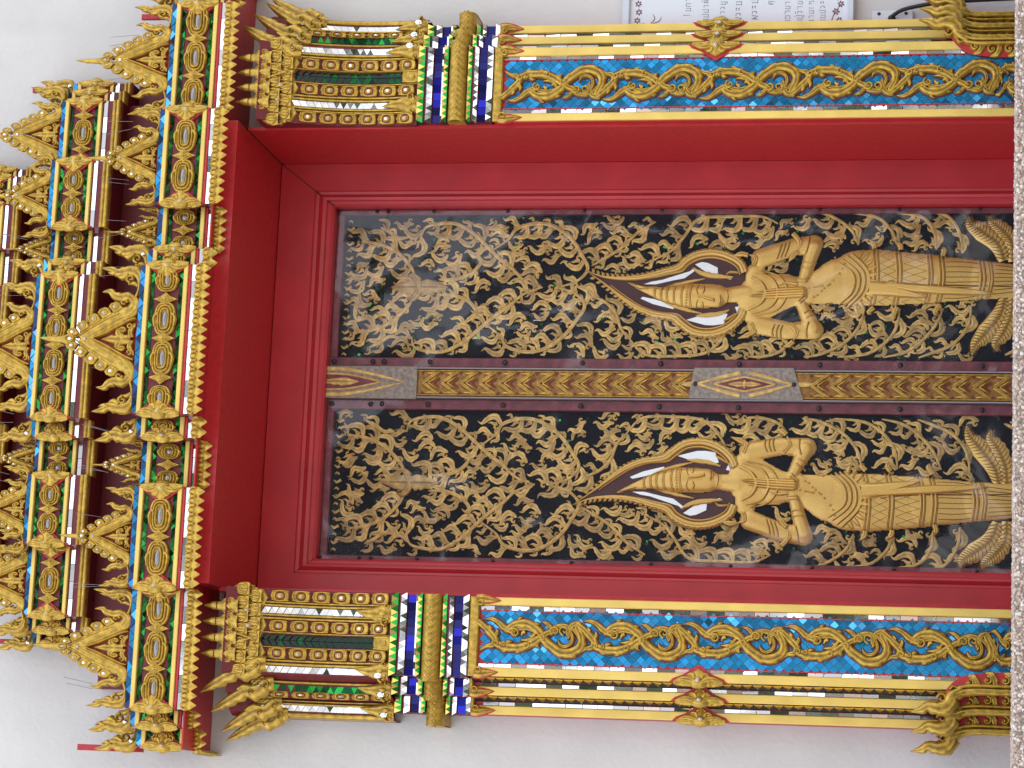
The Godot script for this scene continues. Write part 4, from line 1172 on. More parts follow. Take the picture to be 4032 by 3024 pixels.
func shutter(sx: float, label: String) -> void:
	var t := thing("carved_shutter", label, "shutter", Vector3(sx * 0.28, -1.78, -0.27), "pair of carved window shutters")
	var ax := -0.281
	var zf := -0.266
	part(t, "lacquer_board", box_mesh(sx * 0.05, sx * 0.5045, -1.78, 0.186, -0.3, zf), M.lacquer)
	for q in [[0.0445, 0.0745, -1.78, 0.186], [0.4905, 0.5055, -1.78, 0.186]]:
		part(t, "stile", box_mesh(sx * q[0], sx * q[1], q[2], q[3], zf - 0.02, zf + 0.014, 0.002), M.stile_red)
	part(t, "rail", box_mesh(sx * 0.0745, sx * 0.4905, 0.165, 0.186, zf - 0.02, zf + 0.014, 0.002), M.stile_red)
	var fcx := -0.263 if sx < 0 else 0.256
	var fcy := -0.879 if sx < 0 else -0.892
	figure(t, 1.0 if sx < 0 else -1.0, fcx, fcy, zf)
	# ---- scroll-work. Work in left-hand coordinates; the right-hand shutter is the mirror image.
	var stems := []
	var S := [[330, 330, 480, 350, 640, 420, 760, 540, 800, 610], [820, 300, 850, 215, 960, 182, 1100, 182, 1250, 262, 1380, 380, 1480, 470, 1600, 560, 1700, 650, 1850, 708], [1420, 400, 1540, 310, 1600, 225, 1750, 182, 1900, 205, 2050, 310, 2150, 450, 2200, 560, 2110, 660, 1950, 705], [1000, 640, 1130, 640, 1260, 590, 1330, 500, 1300, 430], [480, 210, 560, 250, 640, 300, 720, 290]]
	for s in S:
		for e in [1.0, -1.0]:
			var pts := []
			for k in range(0, s.size(), 2): pts.append(sp(s[k], 705 + (s[k + 1] - 705) * e))
			for k in pts.size(): pts[k].x += ax
			stems.append([pts, e, 0.0055])
	# arcs that spring from the figure's hips (figure units), then from beside the halo and the arms
	for s in [[2437, 600, 2407, 450, 2297, 310, 2117, 215, 1977, 190], [2717, 590, 2697, 430, 2607, 300, 2467, 215, 2247, 190], [3057, 590, 2997, 440, 2877, 300, 2757, 225, 2607, 190], [3277, 620, 3257, 440, 3147, 300, 2997, 230, 2887, 190],
			[2357, 1110, 2297, 1230, 2167, 1330, 2017, 1385, 1867, 1370], [2667, 1110, 2607, 1240, 2467, 1350, 2197, 1385], [2977, 1070, 2947, 1230, 2827, 1350, 2507, 1388], [3187, 1040, 3157, 1200, 3047, 1350, 2817, 1400],
			[1360, 420, 1290, 310, 1180, 215, 960, 190, 700, 200, 560, 330], [1850, 300, 1780, 230, 1650, 190, 1530, 190], [1700, 1290, 1560, 1350, 1300, 1350, 1050, 1330, 940, 1180, 840, 1060, 640, 960], [700, 1310, 560, 1220, 420, 1080, 280, 990, 200, 940], [560, 330, 480, 420, 430, 540, 330, 640, 200, 690], [3700, 330, 3640, 260, 3560, 215], [3760, 1290, 3640, 1360, 3540, 1390]]:
		var pts := []
		for p in fps(s): pts.append(p + Vector2(-0.263, -0.879))
		stems.append([pts, -1.0 if s[1] < 850 else 1.0, 0.0045])
	var leaves := []   # base, direction, length, flip
	var blocked := func(p: Vector2) -> bool:
		if p.x < -0.484 or p.x > -0.0805 or p.y > 0.158 or p.y < -1.76: return true
		var q := p - Vector2(-0.263, -0.879)
		var fy := 705.0 - q.x / 0.000344
		var fx := 1150.0 - q.y / 0.000344 - 0.045 * (fy - 705.0)
		if fx > 470 and fx < 4000 and fy > 330 and fy < 1250 and figure_height(fx, fy) > 0.0: return true
		if fx > 60 and fx < 1440:
			var up := 0.0
			var lo := 0.0
			var A := [60, 925, 290, 780, 430, 675, 560, 590, 700, 530, 860, 505, 930, 455, 1040, 380, 1180, 365, 1310, 410, 1440, 520]
			var B := [60, 945, 260, 890, 430, 875, 600, 890, 760, 930, 880, 966, 940, 1030, 1040, 1080, 1160, 1095, 1280, 1065, 1440, 940]
			for k in range(0, A.size() - 2, 2):
				if fx >= A[k] and fx <= A[k + 2]: up = lerpf(A[k + 1], A[k + 3], (fx - A[k]) / (A[k + 2] - A[k]))
			for k in range(0, B.size() - 2, 2):
				if fx >= B[k] and fx <= B[k + 2]: lo = lerpf(B[k + 1], B[k + 3], (fx - B[k]) / (B[k + 2] - B[k]))
			if fy > up and fy < lo: return true
		if fx > 3190 and fx < 3640 and fy > 240 and fy < 1380 and (fy < 700 or fy > 980):
			if fx > 3190 + 0.4 * minf(absf(fy - 240), absf(1380 - fy)) and fx < 3600: return true
		return false
	var clash := func(a: Vector2, b: Vector2, r: float) -> bool:
		for l in leaves:
			var a2: Vector2 = l[0]
			var b2: Vector2 = l[0] + l[1] * l[2]
			if a.distance_to(a2) > 0.16: continue
			for f in [0.15, 0.5, 0.9]:
				var p := a.lerp(b, f)
				if seg_d(p, a2, b2).x < r + 0.1 * l[2]: return true
				var p2 := a2.lerp(b2, f)
				if seg_d(p2, a, b).x < r + 0.1 * l[2]: return true
		return false
	# leaves that grow from the stems
	var stem_pts := []
	for st in stems:
		var s := MB.spline(st[0], 8)
		for p in s: stem_pts.append(p)
		var acc := 0.02
		var last: Vector2 = s[0]
		var alt := 1.0
		for i in range(1, s.size()):
			acc += s[i].distance_to(last)
			last = s[i]
			if acc < 0.0165: continue
			acc = 0.0
			alt = -alt
			var dr := (s[mini(i + 1, s.size() - 1)] - s[i - 1]).normalized()
			var nrm := Vector2(dr.y, -dr.x) * alt
			var dir := (Vector2(0, 1) * 1.0 + nrm * 0.9 + (dr if dr.y > 0 else -dr) * 0.35).normalized()
			for L in [0.066, 0.055, 0.044, 0.035, 0.027]:
				var a: Vector2 = s[i] + nrm * 0.003
				var b: Vector2 = a + dir * L
				var m2: Vector2 = a.lerp(b, 0.6) + Vector2(-dir.y, dir.x) * 0.12 * L
				if blocked.call(b) or blocked.call(m2) or blocked.call(a) or clash.call(a, b, L * 0.10): continue
				leaves.append([a, dir, L, -1.0 if dir.x > 0 else 1.0])
				break
	# then single tongues wherever the ground is still bare
	for tries in 9000:
		if leaves.size() > 290: break
		var a := Vector2(rng.randf_range(-0.484, -0.08), rng.randf_range(-1.74, 0.15))
		var lean := clampf((a.x - ax) * 2.0 + sin(a.y * 21.0) * 0.45 * signf(a.x - ax), -0.7, 0.7)
		var dir := Vector2(-lean, 1).normalized()
		var L: float = [0.058, 0.048, 0.038, 0.028][mini(3, tries / 2200)]
		var b := a + dir * L
		if blocked.call(a) or blocked.call(b) or blocked.call(a.lerp(b, 0.5)) or clash.call(a, b, L * 0.13): continue
		leaves.append([a, dir, L, 1.0 if rng.randf() < 0.5 else -1.0])
	for st in stems:
		var m := MB.new()
		var pts := []
		for p in st[0]: pts.append(Vector2(p.x * -sx, p.y))
		m.stroke(pts, [0.002, st[2], st[2], st[2], 0.002], 0.0045, zf - 0.0005, FLAT, 5, 0.0, Color(0.28, 0.2, 0.16))
		part(t, "vine_stem", m.mesh(), M.leafgold)
	leaves.sort_custom(func(a, b): return a[2] > b[2])
	var small := MB.new()
	var shown := 0
	for l in leaves:
		var k := rng.randi() % 3
		var d: Vector2 = Vector2(l[1].x * -sx, l[1].y)
		var fl: float = l[3] * -sx
		var at := place(l[0].x * -sx, l[0].y, zf - 0.0006, l[2] * 1.06, l[2] * 1.06, l[2] * 0.9, -atan2(d.x, d.y) + rng.randfn(0.0, 0.06))
		var key := "leaf%d%s" % [k, "p" if fl > 0 else "n"]
		shown += 1
		if shown <= 280: part(t, "flame_leaf", shared[key], M.leafgold if rng.randf() < 0.6 else M.leafgold_dull, at)
		else: small.add(shared[key + "b"], at)
	part(t, "small_leaves", small.mesh(), M.leafgold, Transform3D(), true)
	# lozenge flower where the top scrolls meet, and the row of buds under the head
	var lz := MB.new()
	for e in [1.0, -1.0]:
		lz.stroke([Vector2(0, 0), Vector2(0, 0.02 * e), Vector2(0, 0.045 * e), Vector2(0, 0.085 * e)], [0.016, 0.024, 0.019, 0.0], 0.007, 0.0, FLAT, 4, 4.0, Color(0.3, 0.2, 0.15))
		lz.stroke([Vector2(0, 0), Vector2(0.02 * e, 0.006), Vector2(0.034 * e, 0.02), Vector2(0.03 * e, 0.04)], [0.008, 0.011, 0.008, 0.0], 0.008, 0.0, FLAT, 4, 3.0, Color(0.3, 0.2, 0.15))
	part(t, "lozenge_flower", lz.mesh(), M.leafgold_dull, place(ax * -sx, -0.062, zf))
	for i in 19:
		var bx := -0.474 + i * 0.0216
		part(t, "bud", shared.leaf2p if i % 2 else shared.leaf2n, M.leafgold, place(bx * -sx, 0.136 if i % 2 else 0.142, zf, 0.022 if i % 2 else 0.016, 0.026 if i % 2 else 0.016, 0.016))
	# chips of green glass set in the ground
	var gl := MB.new()
	for i in 420:
		var p := Vector2(rng.randf_range(-0.484, -0.08), rng.randf_range(-1.74, 0.15))
		if sx < 0 and rng.randf() < 0.72: continue
		if blocked.call(p): continue
		var r := rng.randf_range(0.003, 0.0075)
		var xf := tilted(p.x * -sx, p.y, zf + 0.0006, r, r, 0.12, rng.randf() * TAU)
		gl.add(shared.tileb, xf, Color.WHITE * [0.05, 0.1, 0.2, 0.2, 0.9][rng.randi() % 5])
	part(t, "green_glass", gl.mesh(), M.greenmirror, Transform3D(), true)
	# clear plastic sheets screwed over the carving
	for q in [[0.0385, 0.187], [-1.78, 0.0375]]:
		var rows := []
		var f := FastNoiseLite.new()
		f.seed = 11 if sx > 0 else 23
		f.frequency = 3.2
		var ny := int((q[1] - q[0]) / 0.03) + 2
		for i in ny:
			var r := PackedVector3Array()
			for j in 17:
				var x := lerpf(0.0445, 0.504, j / 16.0)
				var y := lerpf(q[0], q[1], float(i) / (ny - 1))
				r.append(Vector3(sx * x, y, zf + 0.019 + 0.0045 * f.get_noise_2d(x * 1.0, y * 0.8) + 0.0012 * f.get_noise_2d(x * 4.0 + 9.0, y * 3.0)))
			rows.append(r)
		var pm := MB.new()
		pm.grid(rows, [])
		part(t, "plastic_sheet", pm.mesh(), M.plastic)
	# short white scratches and tape ends on the plastic
	for q in ([[0.31, 0.10, 0.03], [0.246, 0.004, 0.006], [0.345, 0.13, 0.005], [0.155, -0.07, 0.012], [0.18, -0.42, 0.02]] if sx > 0 else [[0.448, 0.128, 0.012], [0.43, -0.16, 0.008], [0.47, -0.23, 0.006]]):
		part(t, "scratch", box_mesh(sx * q[0], sx * (q[0] + 0.0016), q[1], q[1] + q[2], zf + 0.0262, zf + 0.0266), M.whiteplastic)
	for y in [0.172, 0.059, 0.026, -0.107, -0.322, -0.542, -0.762, -0.981, -1.202, -1.421, -1.64]:
		part(t, "screw", shared.screw, M.black, place(sx * 0.061, y, zf + 0.02, 0.0075, 0.0075, 0.006))
		part(t, "screw", shared.screw, M.black, place(sx * 0.4985, y + 0.01, zf + 0.02, 0.0055, 0.0055, 0.005))

func cover_strip() -> void:
	var t := thing("astragal_strip", "gilded chevron strip with two plastic-capped plates where the shutters meet", "moulding", Vector3(0, -1.78, -0.26))
	part(t, "batten", box_mesh(-0.0395, 0.0395, -1.78, 0.186, -0.29, -0.242, 0.003), M.gold_dark)
	for s in [-1.0, 1.0]:
		part(t, "plastic_edge", box_mesh(s * 0.0398, s * 0.0435, -1.78, 0.187, -0.27, -0.236, 0.001), M.greyplastic)
		part(t, "gold_bead", box_mesh(s * 0.0325, s * 0.0365, -1.78, 0.186, -0.2419, -0.237, 0.0015), M.gold_strip)
	var ch := MB.new()
	for s in [1.0, -1.0]:
		ch.stroke(v2([0, 22, 12 * s, 4, 24 * s, -12, 31 * s, -26]), [6.0, 6.5, 5.5, 3.0], 8.0, 0.0, GROOVE, 3, 5.0, Color(0.5, 0.4, 0.3), s)
		ch.stroke(v2([0, 6, 9 * s, -8, 17 * s, -20]), [4.0, 4.0, 1.0], 8.0, 0.0, ROUND, 3)
		ch.stroke(v2([29 * s, 14, 27 * s, 0, 31 * s, -14]), [2.0, 5.0, 2.0], 6.0, 0.0, ROUND, 3)
	var cm := ch.mesh()
	var rt := MB.new()
	for s in [1.0, -1.0]:
		rt.prism(PackedVector2Array([Vector2(22 * s, 24), Vector2(31 * s, 26), Vector2(31 * s, 17)]), -1, 2.5)
		rt.prism(PackedVector2Array([Vector2(2 * s, -8), Vector2(15 * s, -26), Vector2(10 * s, -26), Vector2(0, -14)]), -1, 2.5)
	var rm := rt.mesh()
	var y := 0.16
	while y > -1.76:
		if not ((y > -0.085) or (y < -0.83 and y > -1.17)):
			var cp := part(t, "chevron", cm, M.gold_strip, place(0, y, -0.2418, 0.001, 0.001, 0.001))
			part(cp, "red_inlay", rm, M.deepred, place(0, y, -0.2418, 0.001, 0.001, 0.001))
		y -= 0.0545
	for q in [[-0.075, 0.2225, 0], [-1.145, -0.853, 1]]:
		var pl := MB.new()
		if q[2] == 0: pl.slab(-0.0475, 0.0455, q[0], q[1], -0.2419, -0.2335, 0.001)
		else: pl.prism(PackedVector2Array([Vector2(-0.041, -1.16), Vector2(0.049, -1.132), Vector2(0.0475, -0.858), Vector2(-0.0385, -0.843)]), -0.2419, -0.2335, 0.001)
		var pp := part(t, "cap_plate", pl.mesh(), M.capgrey)
		var z := -0.2334
		var d := MB.new()
		if q[2] == 0:
			for s in [1.0, -1.0]:
				d.stroke([Vector2(0.037 * s, 0.2), Vector2(0.036 * s, 0.14), Vector2(0.026 * s, 0.075), Vector2(0.012 * s, 0.01), Vector2(0, -0.04)], [0.0055, 0.0055, 0.005, 0.004, 0.0], 0.004, z, RIDGE, 5, 13.0, Color(1, 1, 1), s)
				d.stroke([Vector2(0.0225 * s, 0.2), Vector2(0.0215 * s, 0.14), Vector2(0.014 * s, 0.09), Vector2(0.0, 0.028)], [0.0032, 0.0034, 0.0034, 0.003], 0.004, z, ROUND, 4)
			d.stroke([Vector2(0, 0.188), Vector2(0, 0.16), Vector2(0, 0.13), Vector2(0, 0.09)], [0.006, 0.0105, 0.0125, 0.0], 0.004, z, GROOVE, 4, 4.0, Color(0.5, 0.4, 0.3))
		else:
			for s in [1.0, -1.0]:
				for e in [1.0, -1.0]:
					d.stroke([Vector2(0.0025, -0.998 + e * 0.13), Vector2(0.017 * s + 0.002, -0.998 + e * 0.075), Vector2(0.032 * s + 0.002, -0.998 + e * 0.012)], [0.003, 0.0055, 0.0055], 0.004, z, RIDGE, 4, 7.0, Color(1, 1, 1), s * -e)
					d.stroke([Vector2(0.002, -0.998 + e * 0.085), Vector2(0.011 * s + 0.002, -0.998 + e * 0.042), Vector2(0.0205 * s + 0.002, -0.998)], [0.003, 0.0034, 0.0034], 0.004, z, ROUND, 3)
			for e in [1.0, -1.0]:
				d.stroke([Vector2(0.002, -0.998), Vector2(0.002, -0.998 + 0.02 * e), Vector2(0.002, -0.998 + e * 0.048)], [0.006, 0.008, 0.0], 0.004, z, GROOVE, 3, 3.0, Color(0.5, 0.4, 0.3))
				d.stroke([Vector2(0.002, -0.998), Vector2(0.002 + e * 0.008, -0.998), Vector2(0.002 + e * 0.0125, -0.998)], [0.005, 0.004, 0.0], 0.005, z, ROUND, 3)
			d.stroke([Vector2(0.002, -0.855), Vector2(0.002, -0.83), Vector2(0.002, -0.815)], [0.009, 0.006, 0.0], 0.006, z - 0.006, RIDGE, 3)
			d.stroke([Vector2(0.003, -1.14), Vector2(0.004, -1.175), Vector2(0.005, -1.195)], [0.009, 0.006, 0.0], 0.006, z - 0.006, RIDGE, 3)
		part(pp, "gilded_pattern", d.mesh(), M.leafgold)
		var rf := MB.new()
		if q[2] == 0: rf.prism(PackedVector2Array([Vector2(-0.0225, 0.2), Vector2(-0.0215, 0.14), Vector2(0, 0.03), Vector2(0.0215, 0.14), Vector2(0.0225, 0.2)]), z, z + 0.0008)
		else: rf.prism(PackedVector2Array([Vector2(0.002, -0.915), Vector2(-0.0185, -0.998), Vector2(0.002, -1.081), Vector2(0.0225, -0.998)]), z, z + 0.0008)
		part(pp, "red_field", rf.mesh(), M.stile_red)
		for yy in ([0.207] if q[2] == 0 else [-0.862, -1.133]):
			part(pp, "screw", shared.screw, M.black, place(0.002, yy, z + 0.002, 0.0065, 0.0065, 0.005))

# ---------------------------------------------------------------- notice board with Thai lettering (stroke letters on a 0-9 grid, | lifts the pen)
const GLYPH := {"ก": "1016281868|6860|1613", "า": "1828585850", "ร": "2818485652|52422231", "น": "18281010|10506068|1030", "ท": "1828102068|6860|", "พ": "1828103650607868", "ม": "1828103050606858|1030", "ห": "1828102058|58685060|", "ล": "1216385868|6860|12223414", "ะ": "1828384857|57284838|1424344453|53243424",
	"บ": "18281010|106060|6068", "ป": "18281010|106060|606B", "ด": "10123618|18486662|6260|32423432", "ว": "1828586460|60504043", "ย": "1828161210|106060|6068|", "ศ": "10163858|58666260|3242|586A", "อ": "12103060|606848181626|", "ณ": "10183828|28202040|607868|6080", "ค": "1016385868|6860|32223436", "ข": "1828181020|206060|6068", "จ": "1424182858|58666040|", "ญ": "1016284868|6860|6070|7078", "ฐ": "182858524022|1C3C5C", "ใ": "2028|281B3C2C", "เ": "202838|", "ำ": "3828586860|1A2A", "ั": "2A4A5B", "ี": "1A3A5A5C", "ิ": "1A3B5A", "่": "4B4D", "้": "3B4C5B", "ุ": "5W5Y", "ู": "3W3Y6Y6W", "ง": "1828303060|6068", "ธ": "18485664|24442060|6064", "ส": "1216385868|6860|5869"}

func letters(b: MB, text: String, x0: float, y0: float, h: float, lw: float) -> void:
	var x := x0
	var u := h / 8.0
	var above := ["ั", "ี", "ิ", "่", "้", "ุ", "ู"]
	for ch in text:
		if ch == " ":
			x += 5 * u
			continue
		if not GLYPH.has(ch): continue
		var ox := x
		if ch in above: ox = x - 8.2 * u
		for run in GLYPH[ch].split("|"):
			var last := Vector2.INF
			for k in range(0, run.length() - 1, 2):
				var cy: String = run[k + 1]
				var vy := 0.0
				if cy == "W": vy = -1.6
				elif cy == "Y": vy = -3.2
				else: vy = float(cy.hex_to_int())
				var p := Vector2(ox + float(run[k].hex_to_int()) * u, y0 + vy * u)
				if last != Vector2.INF and p.distance_to(last) > 1e-6:
					var d := (p - last).normalized() * lw
					var n := Vector2(d.y, -d.x)
					b.face([Vector3(last.x - d.x * 0.5 + n.x, last.y - d.y * 0.5 + n.y, 0), Vector3(p.x + d.x * 0.5 + n.x, p.y + d.y * 0.5 + n.y, 0), Vector3(p.x + d.x * 0.5 - n.x, p.y + d.y * 0.5 - n.y, 0), Vector3(last.x - d.x * 0.5 - n.x, last.y - d.y * 0.5 - n.y, 0)], Vector3(0, 0, 1))
				last = p
		if not (ch in above): x += 8.6 * u

func notice_board() -> void:
	var x0 := 0.905
	var t := thing("notice_board", "white notice board with purple lettering and red floral border beside the right pilaster", "notice board", Vector3(1.4, -0.98, 0.0))
	part(t, "panel", box_mesh(x0, 2.1, -1.275, -0.68, 0.002, 0.022), M.boardwhite)
	for q in [[-0.682, -0.662], [-1.292, -1.272]]:
		part(t, "frame_bar", box_mesh(x0 - 0.02, 2.12, q[0], q[1], 0.002, 0.034, 0.003), M.alu)
	part(t, "frame_bar", box_mesh(x0 - 0.02, x0 + 0.0, -1.272, -0.682, 0.002, 0.034, 0.003), M.alu)
	part(t, "frame_bar", box_mesh(2.1, 2.12, -1.272, -0.682, 0.002, 0.034, 0.003), M.alu)
	var zt := 0.0224
	for q in [["ในการที่", 0.976, -0.848, 0.0125], ["กอปปาด้วยศรัทธา", 0.944, -0.897, 0.0125], ["มการบูรณะ", 0.952, -0.943, 0.0125], ["พระมหา", 0.957, -0.987, 0.0145], ["พระปลัด", 0.962, -1.031, 0.0145], ["คุณ", 1.004, -1.073, 0.0125], ["ขออำนาจคุณพระ", 0.936, -1.119, 0.0125], ["คุณปู่ฐานา คุณ", 0.936, -1.152, 0.0125], ["ความเจริญ ปรา", 0.936, -1.183, 0.0125], ["ขอบประกอบ", 0.936, -1.214, 0.0125]]:
		var lb := MB.new()
		letters(lb, q[0], q[1], q[2], q[3], q[3] * 0.05)
		part(t, "text_line", lb.mesh(), M.purpleink, Transform3D(Basis(), Vector3(0, 0, zt)), true)
	var fl := MB.new()
	for q in [[0.958, -1.252, 0.9], [0.982, -1.243, 1.1], [1.003, -1.256, 1.0], [1.024, -1.247, 1.1], [0.944, -1.236, 0.7], [0.938, -0.704, 0.8], [0.95, -0.716, 1.0], [0.966, -0.702, 1.0], [0.99, -0.706, 1.0], [1.014, -0.704, 1.0], [0.936, -0.73, 0.8], [0.934, -0.752, 0.7], [0.944, -0.772, 0.6]]:
		for k in 6:
			var a: float = TAU * k / 6.0 + q[0] * 90.0
			var d := Vector2(cos(a), sin(a))
			var c := Vector2(q[0], q[1])
			fl.stroke([c + d * 0.0025 * q[2], c + d * 0.006 * q[2], c + d * 0.0105 * q[2]], [0.0008, 0.0026 * q[2], 0.0], 0.0004, zt, SLAB, 2)
	for q in [[0.93, -0.69, 0.945, -0.74, 0.93, -0.78], [0.95, -0.72, 0.962, -0.76, 0.976, -0.768], [0.952, -0.735, 0.97, -0.75, 0.984, -0.744], [0.94, -1.23, 0.97, -1.236, 1.01, -1.262]]:
		fl.stroke([Vector2(q[0], q[1]), Vector2(q[2], q[3]), Vector2(q[4], q[5])], [0.001, 0.0012, 0.0004], 0.0004, zt, SLAB, 4)
	part(t, "floral_print", fl.mesh(), M.redprint)

func fittings() -> void:
	var t := thing("cable_plate", "small white junction plate with black screws on the wall below the notice board", "junction plate", Vector3(1.0, -1.39, 0))
	part(t, "plate", box_mesh(0.925, 0.985, -1.449, -1.338, 0.001, 0.014, 0.002), M.whiteplastic)
	for y in [-1.358, -1.43]:
		part(t, "screw", shared.screw, M.black, place(0.976, y, 0.0145, 0.005, 0.005, 0.003))
	part(t, "gland", shared.screw, M.black, place(0.962, -1.392, 0.0145, 0.011, 0.011, 0.014))
	var c := thing("black_cable", "thick black cable curving from the junction plate up and over the pilaster foot", "cable", Vector3(1.0, -1.5, 0.03))
	var cm := MB.new()
	var pts := []
	for p in MB.spline(v2([0.962, -1.392, 0.98, -1.42, 0.992, -1.47, 1.0, -1.53, 1.004, -1.62, 1.008, -1.76]), 5): pts.append(Vector3(p.x, p.y, 0.03))
	cm.tube(pts, 0.0056, 8)
	part(c, "sheath", cm.mesh(), M.black)

# ---------------------------------------------------------------- setting
func setting() -> void:
	# wall with an opening for the window
	var w := thing("temple_wall", "pale pinkish white rendered temple wall around the gilded window", "wall", Vector3(0, -YO, -0.1))
	var b := MB.new()
	b.slab(-9, -0.66, -YO, 4.2, -0.45, 0.0)
	b.slab(0.66, 9, -YO, 4.2, -0.45, 0.0)
	b.slab(-0.66, 0.66, 0.38, 4.2, -0.45, 0.0)
	b.slab(-0.66, 0.66, -YO, -1.8, -0.45, 0.0)
	b.slab(-0.66, 0.66, -1.8, 0.38, -0.45, -0.4)
	part(w, "rendered_wall", b.mesh(), M.plaster)
	# recessed red attic steps behind the tiers belong to the canopy (see canopy)
	var g := MB.new()
	g.face([Vector3(-120, -YO, -120), Vector3(120, -YO, -120), Vector3(120, -YO, 120), Vector3(-120, -YO, 120)], Vector3(0, 1, 0))
	structure("ground", g.mesh(), M.paving)
	# the pebble-dashed ledge that hides the foot of the window
	var l := thing("stone_ledge", "coarse pinkish pebble-dash ledge crossing in front of the foot of the window", "ledge", Vector3(0, -YO, 0.72))
	var lb := MB.new()
	var f := FastNoiseLite.new()
	f.seed = 5; f.frequency = 60.0
	lb.slab(-4, 4, -YO, -1.712, 0.6, 0.88)
	part(l, "coping_core", lb.mesh(), M.pebble_base)
	# stones bedded in its face and top edge
	var st := MultiMesh.new()
	st.transform_format = MultiMesh.TRANSFORM_3D
	st.use_colors = true
	var pb := MB.new()
	pb.dome(Vector3.ZERO, 1, 1, 0.75, 6, 2)
	st.mesh = pb.mesh()
	var n := 15000
	st.instance_count = n
	for i in n:
		var top := i % 3 == 0
		var x := rng.randf_range(-1.4, 1.4)
		var r := rng.randf_range(0.0022, 0.0058)
		var bs := Basis(Vector3(0, 0, 1), rng.randf() * TAU) * Basis.from_scale(Vector3(r, r * rng.randf_range(0.6, 1.0), r))
		var p := Vector3(x, -1.712 - rng.randf() * 0.09, 0.88)
		if top:
			bs = Basis(Vector3(1, 0, 0), -PI / 2) * bs
			p = Vector3(x, -1.712, rng.randf_range(0.6, 0.88))
		else:
			bs = Basis(Vector3(1, 0, 0), rng.randfn(0, 0.25)) * bs
		st.set_instance_transform(i, Transform3D(bs, p))
		var v := rng.randf()
		var c := Color(0.50, 0.375, 0.30) * rng.randf_range(0.75, 1.2)
		if v > 0.8: c = Color(0.72, 0.64, 0.57)
		elif v < 0.08: c = Color(0.24, 0.19, 0.16)
		st.set_instance_color(i, c)
	var mi := MultiMeshInstance3D.new()
	mi.name = "pebbles"
	mi.multimesh = st
	mi.material_override = M.pebble
	l.add_child(mi)
	mi.position = -(gx[l] as Transform3D).origin
	mi.set_meta("kind", "stuff")
	# dark garden beyond the forecourt, seen only in the mirrors and the plastic
	var tm := MultiMesh.new()
	tm.transform_format = MultiMesh.TRANSFORM_3D
	tm.use_colors = true
	var q := MB.new()
	q.face([Vector3(-0.5, -0.2, 0), Vector3(0, -0.35, 0.1), Vector3(0.5, 0.2, 0), Vector3(0, 0.35, -0.1)], Vector3(0, 0, 1))
	tm.mesh = q.mesh()
	var crowns := [[-9.0, 24.0, 4.6, 4.2], [-3.5, 30.0, 5.0, 4.8], [2.3, 24.0, 11.8, 1.2], [3.4, 26.0, 12.2, 1.3], [4.4, 25.0, 11.2, 1.0], [6.2, 26.0, 8.0, 1.0], [8.3, 25.0, 10.2, 0.9], [11.5, 25.0, 4.6, 3.0], [17.0, 23.0, 4.4, 4.0], [-15.0, 26.0, 5.0, 5.0], [24.0, 30.0, 5.0, 5.0]]
	var per := 620
	tm.instance_count = crowns.size() * per
	for i in tm.instance_count:
		var c: Array = crowns[i / per]
		var d := Vector3(rng.randfn(0, 1), rng.randfn(0, 1), rng.randfn(0, 1)).normalized() * pow(rng.randf(), 0.4)
		d.y = d.y * 0.85
		var p := Vector3(c[0] + d.x * c[3], c[2] * 0.56 + d.y * c[2] * 0.56, c[1] + d.z * c[3])
		if p.y < 0.1: p.y = rng.randf() * c[2] * 0.5
		tm.set_instance_transform(i, Transform3D(Basis.from_euler(Vector3(rng.randf() * TAU, rng.randf() * TAU, rng.randf() * TAU)) * Basis.from_scale(Vector3.ONE * rng.randf_range(0.5, 1.0)), p))
		tm.set_instance_color(i, Color(0.05, 0.085, 0.03) * rng.randf_range(0.6, 1.4))
	var ti := MultiMeshInstance3D.new()
	ti.name = "garden_trees"
	ti.multimesh = tm
	ti.material_override = M.foliage
	add_child(ti)
	ti.set_meta("kind", "stuff")
	ti.set_meta("label", "row of dark garden trees reflected in the window plastic and mirrors")
	ti.set_meta("category", "trees")

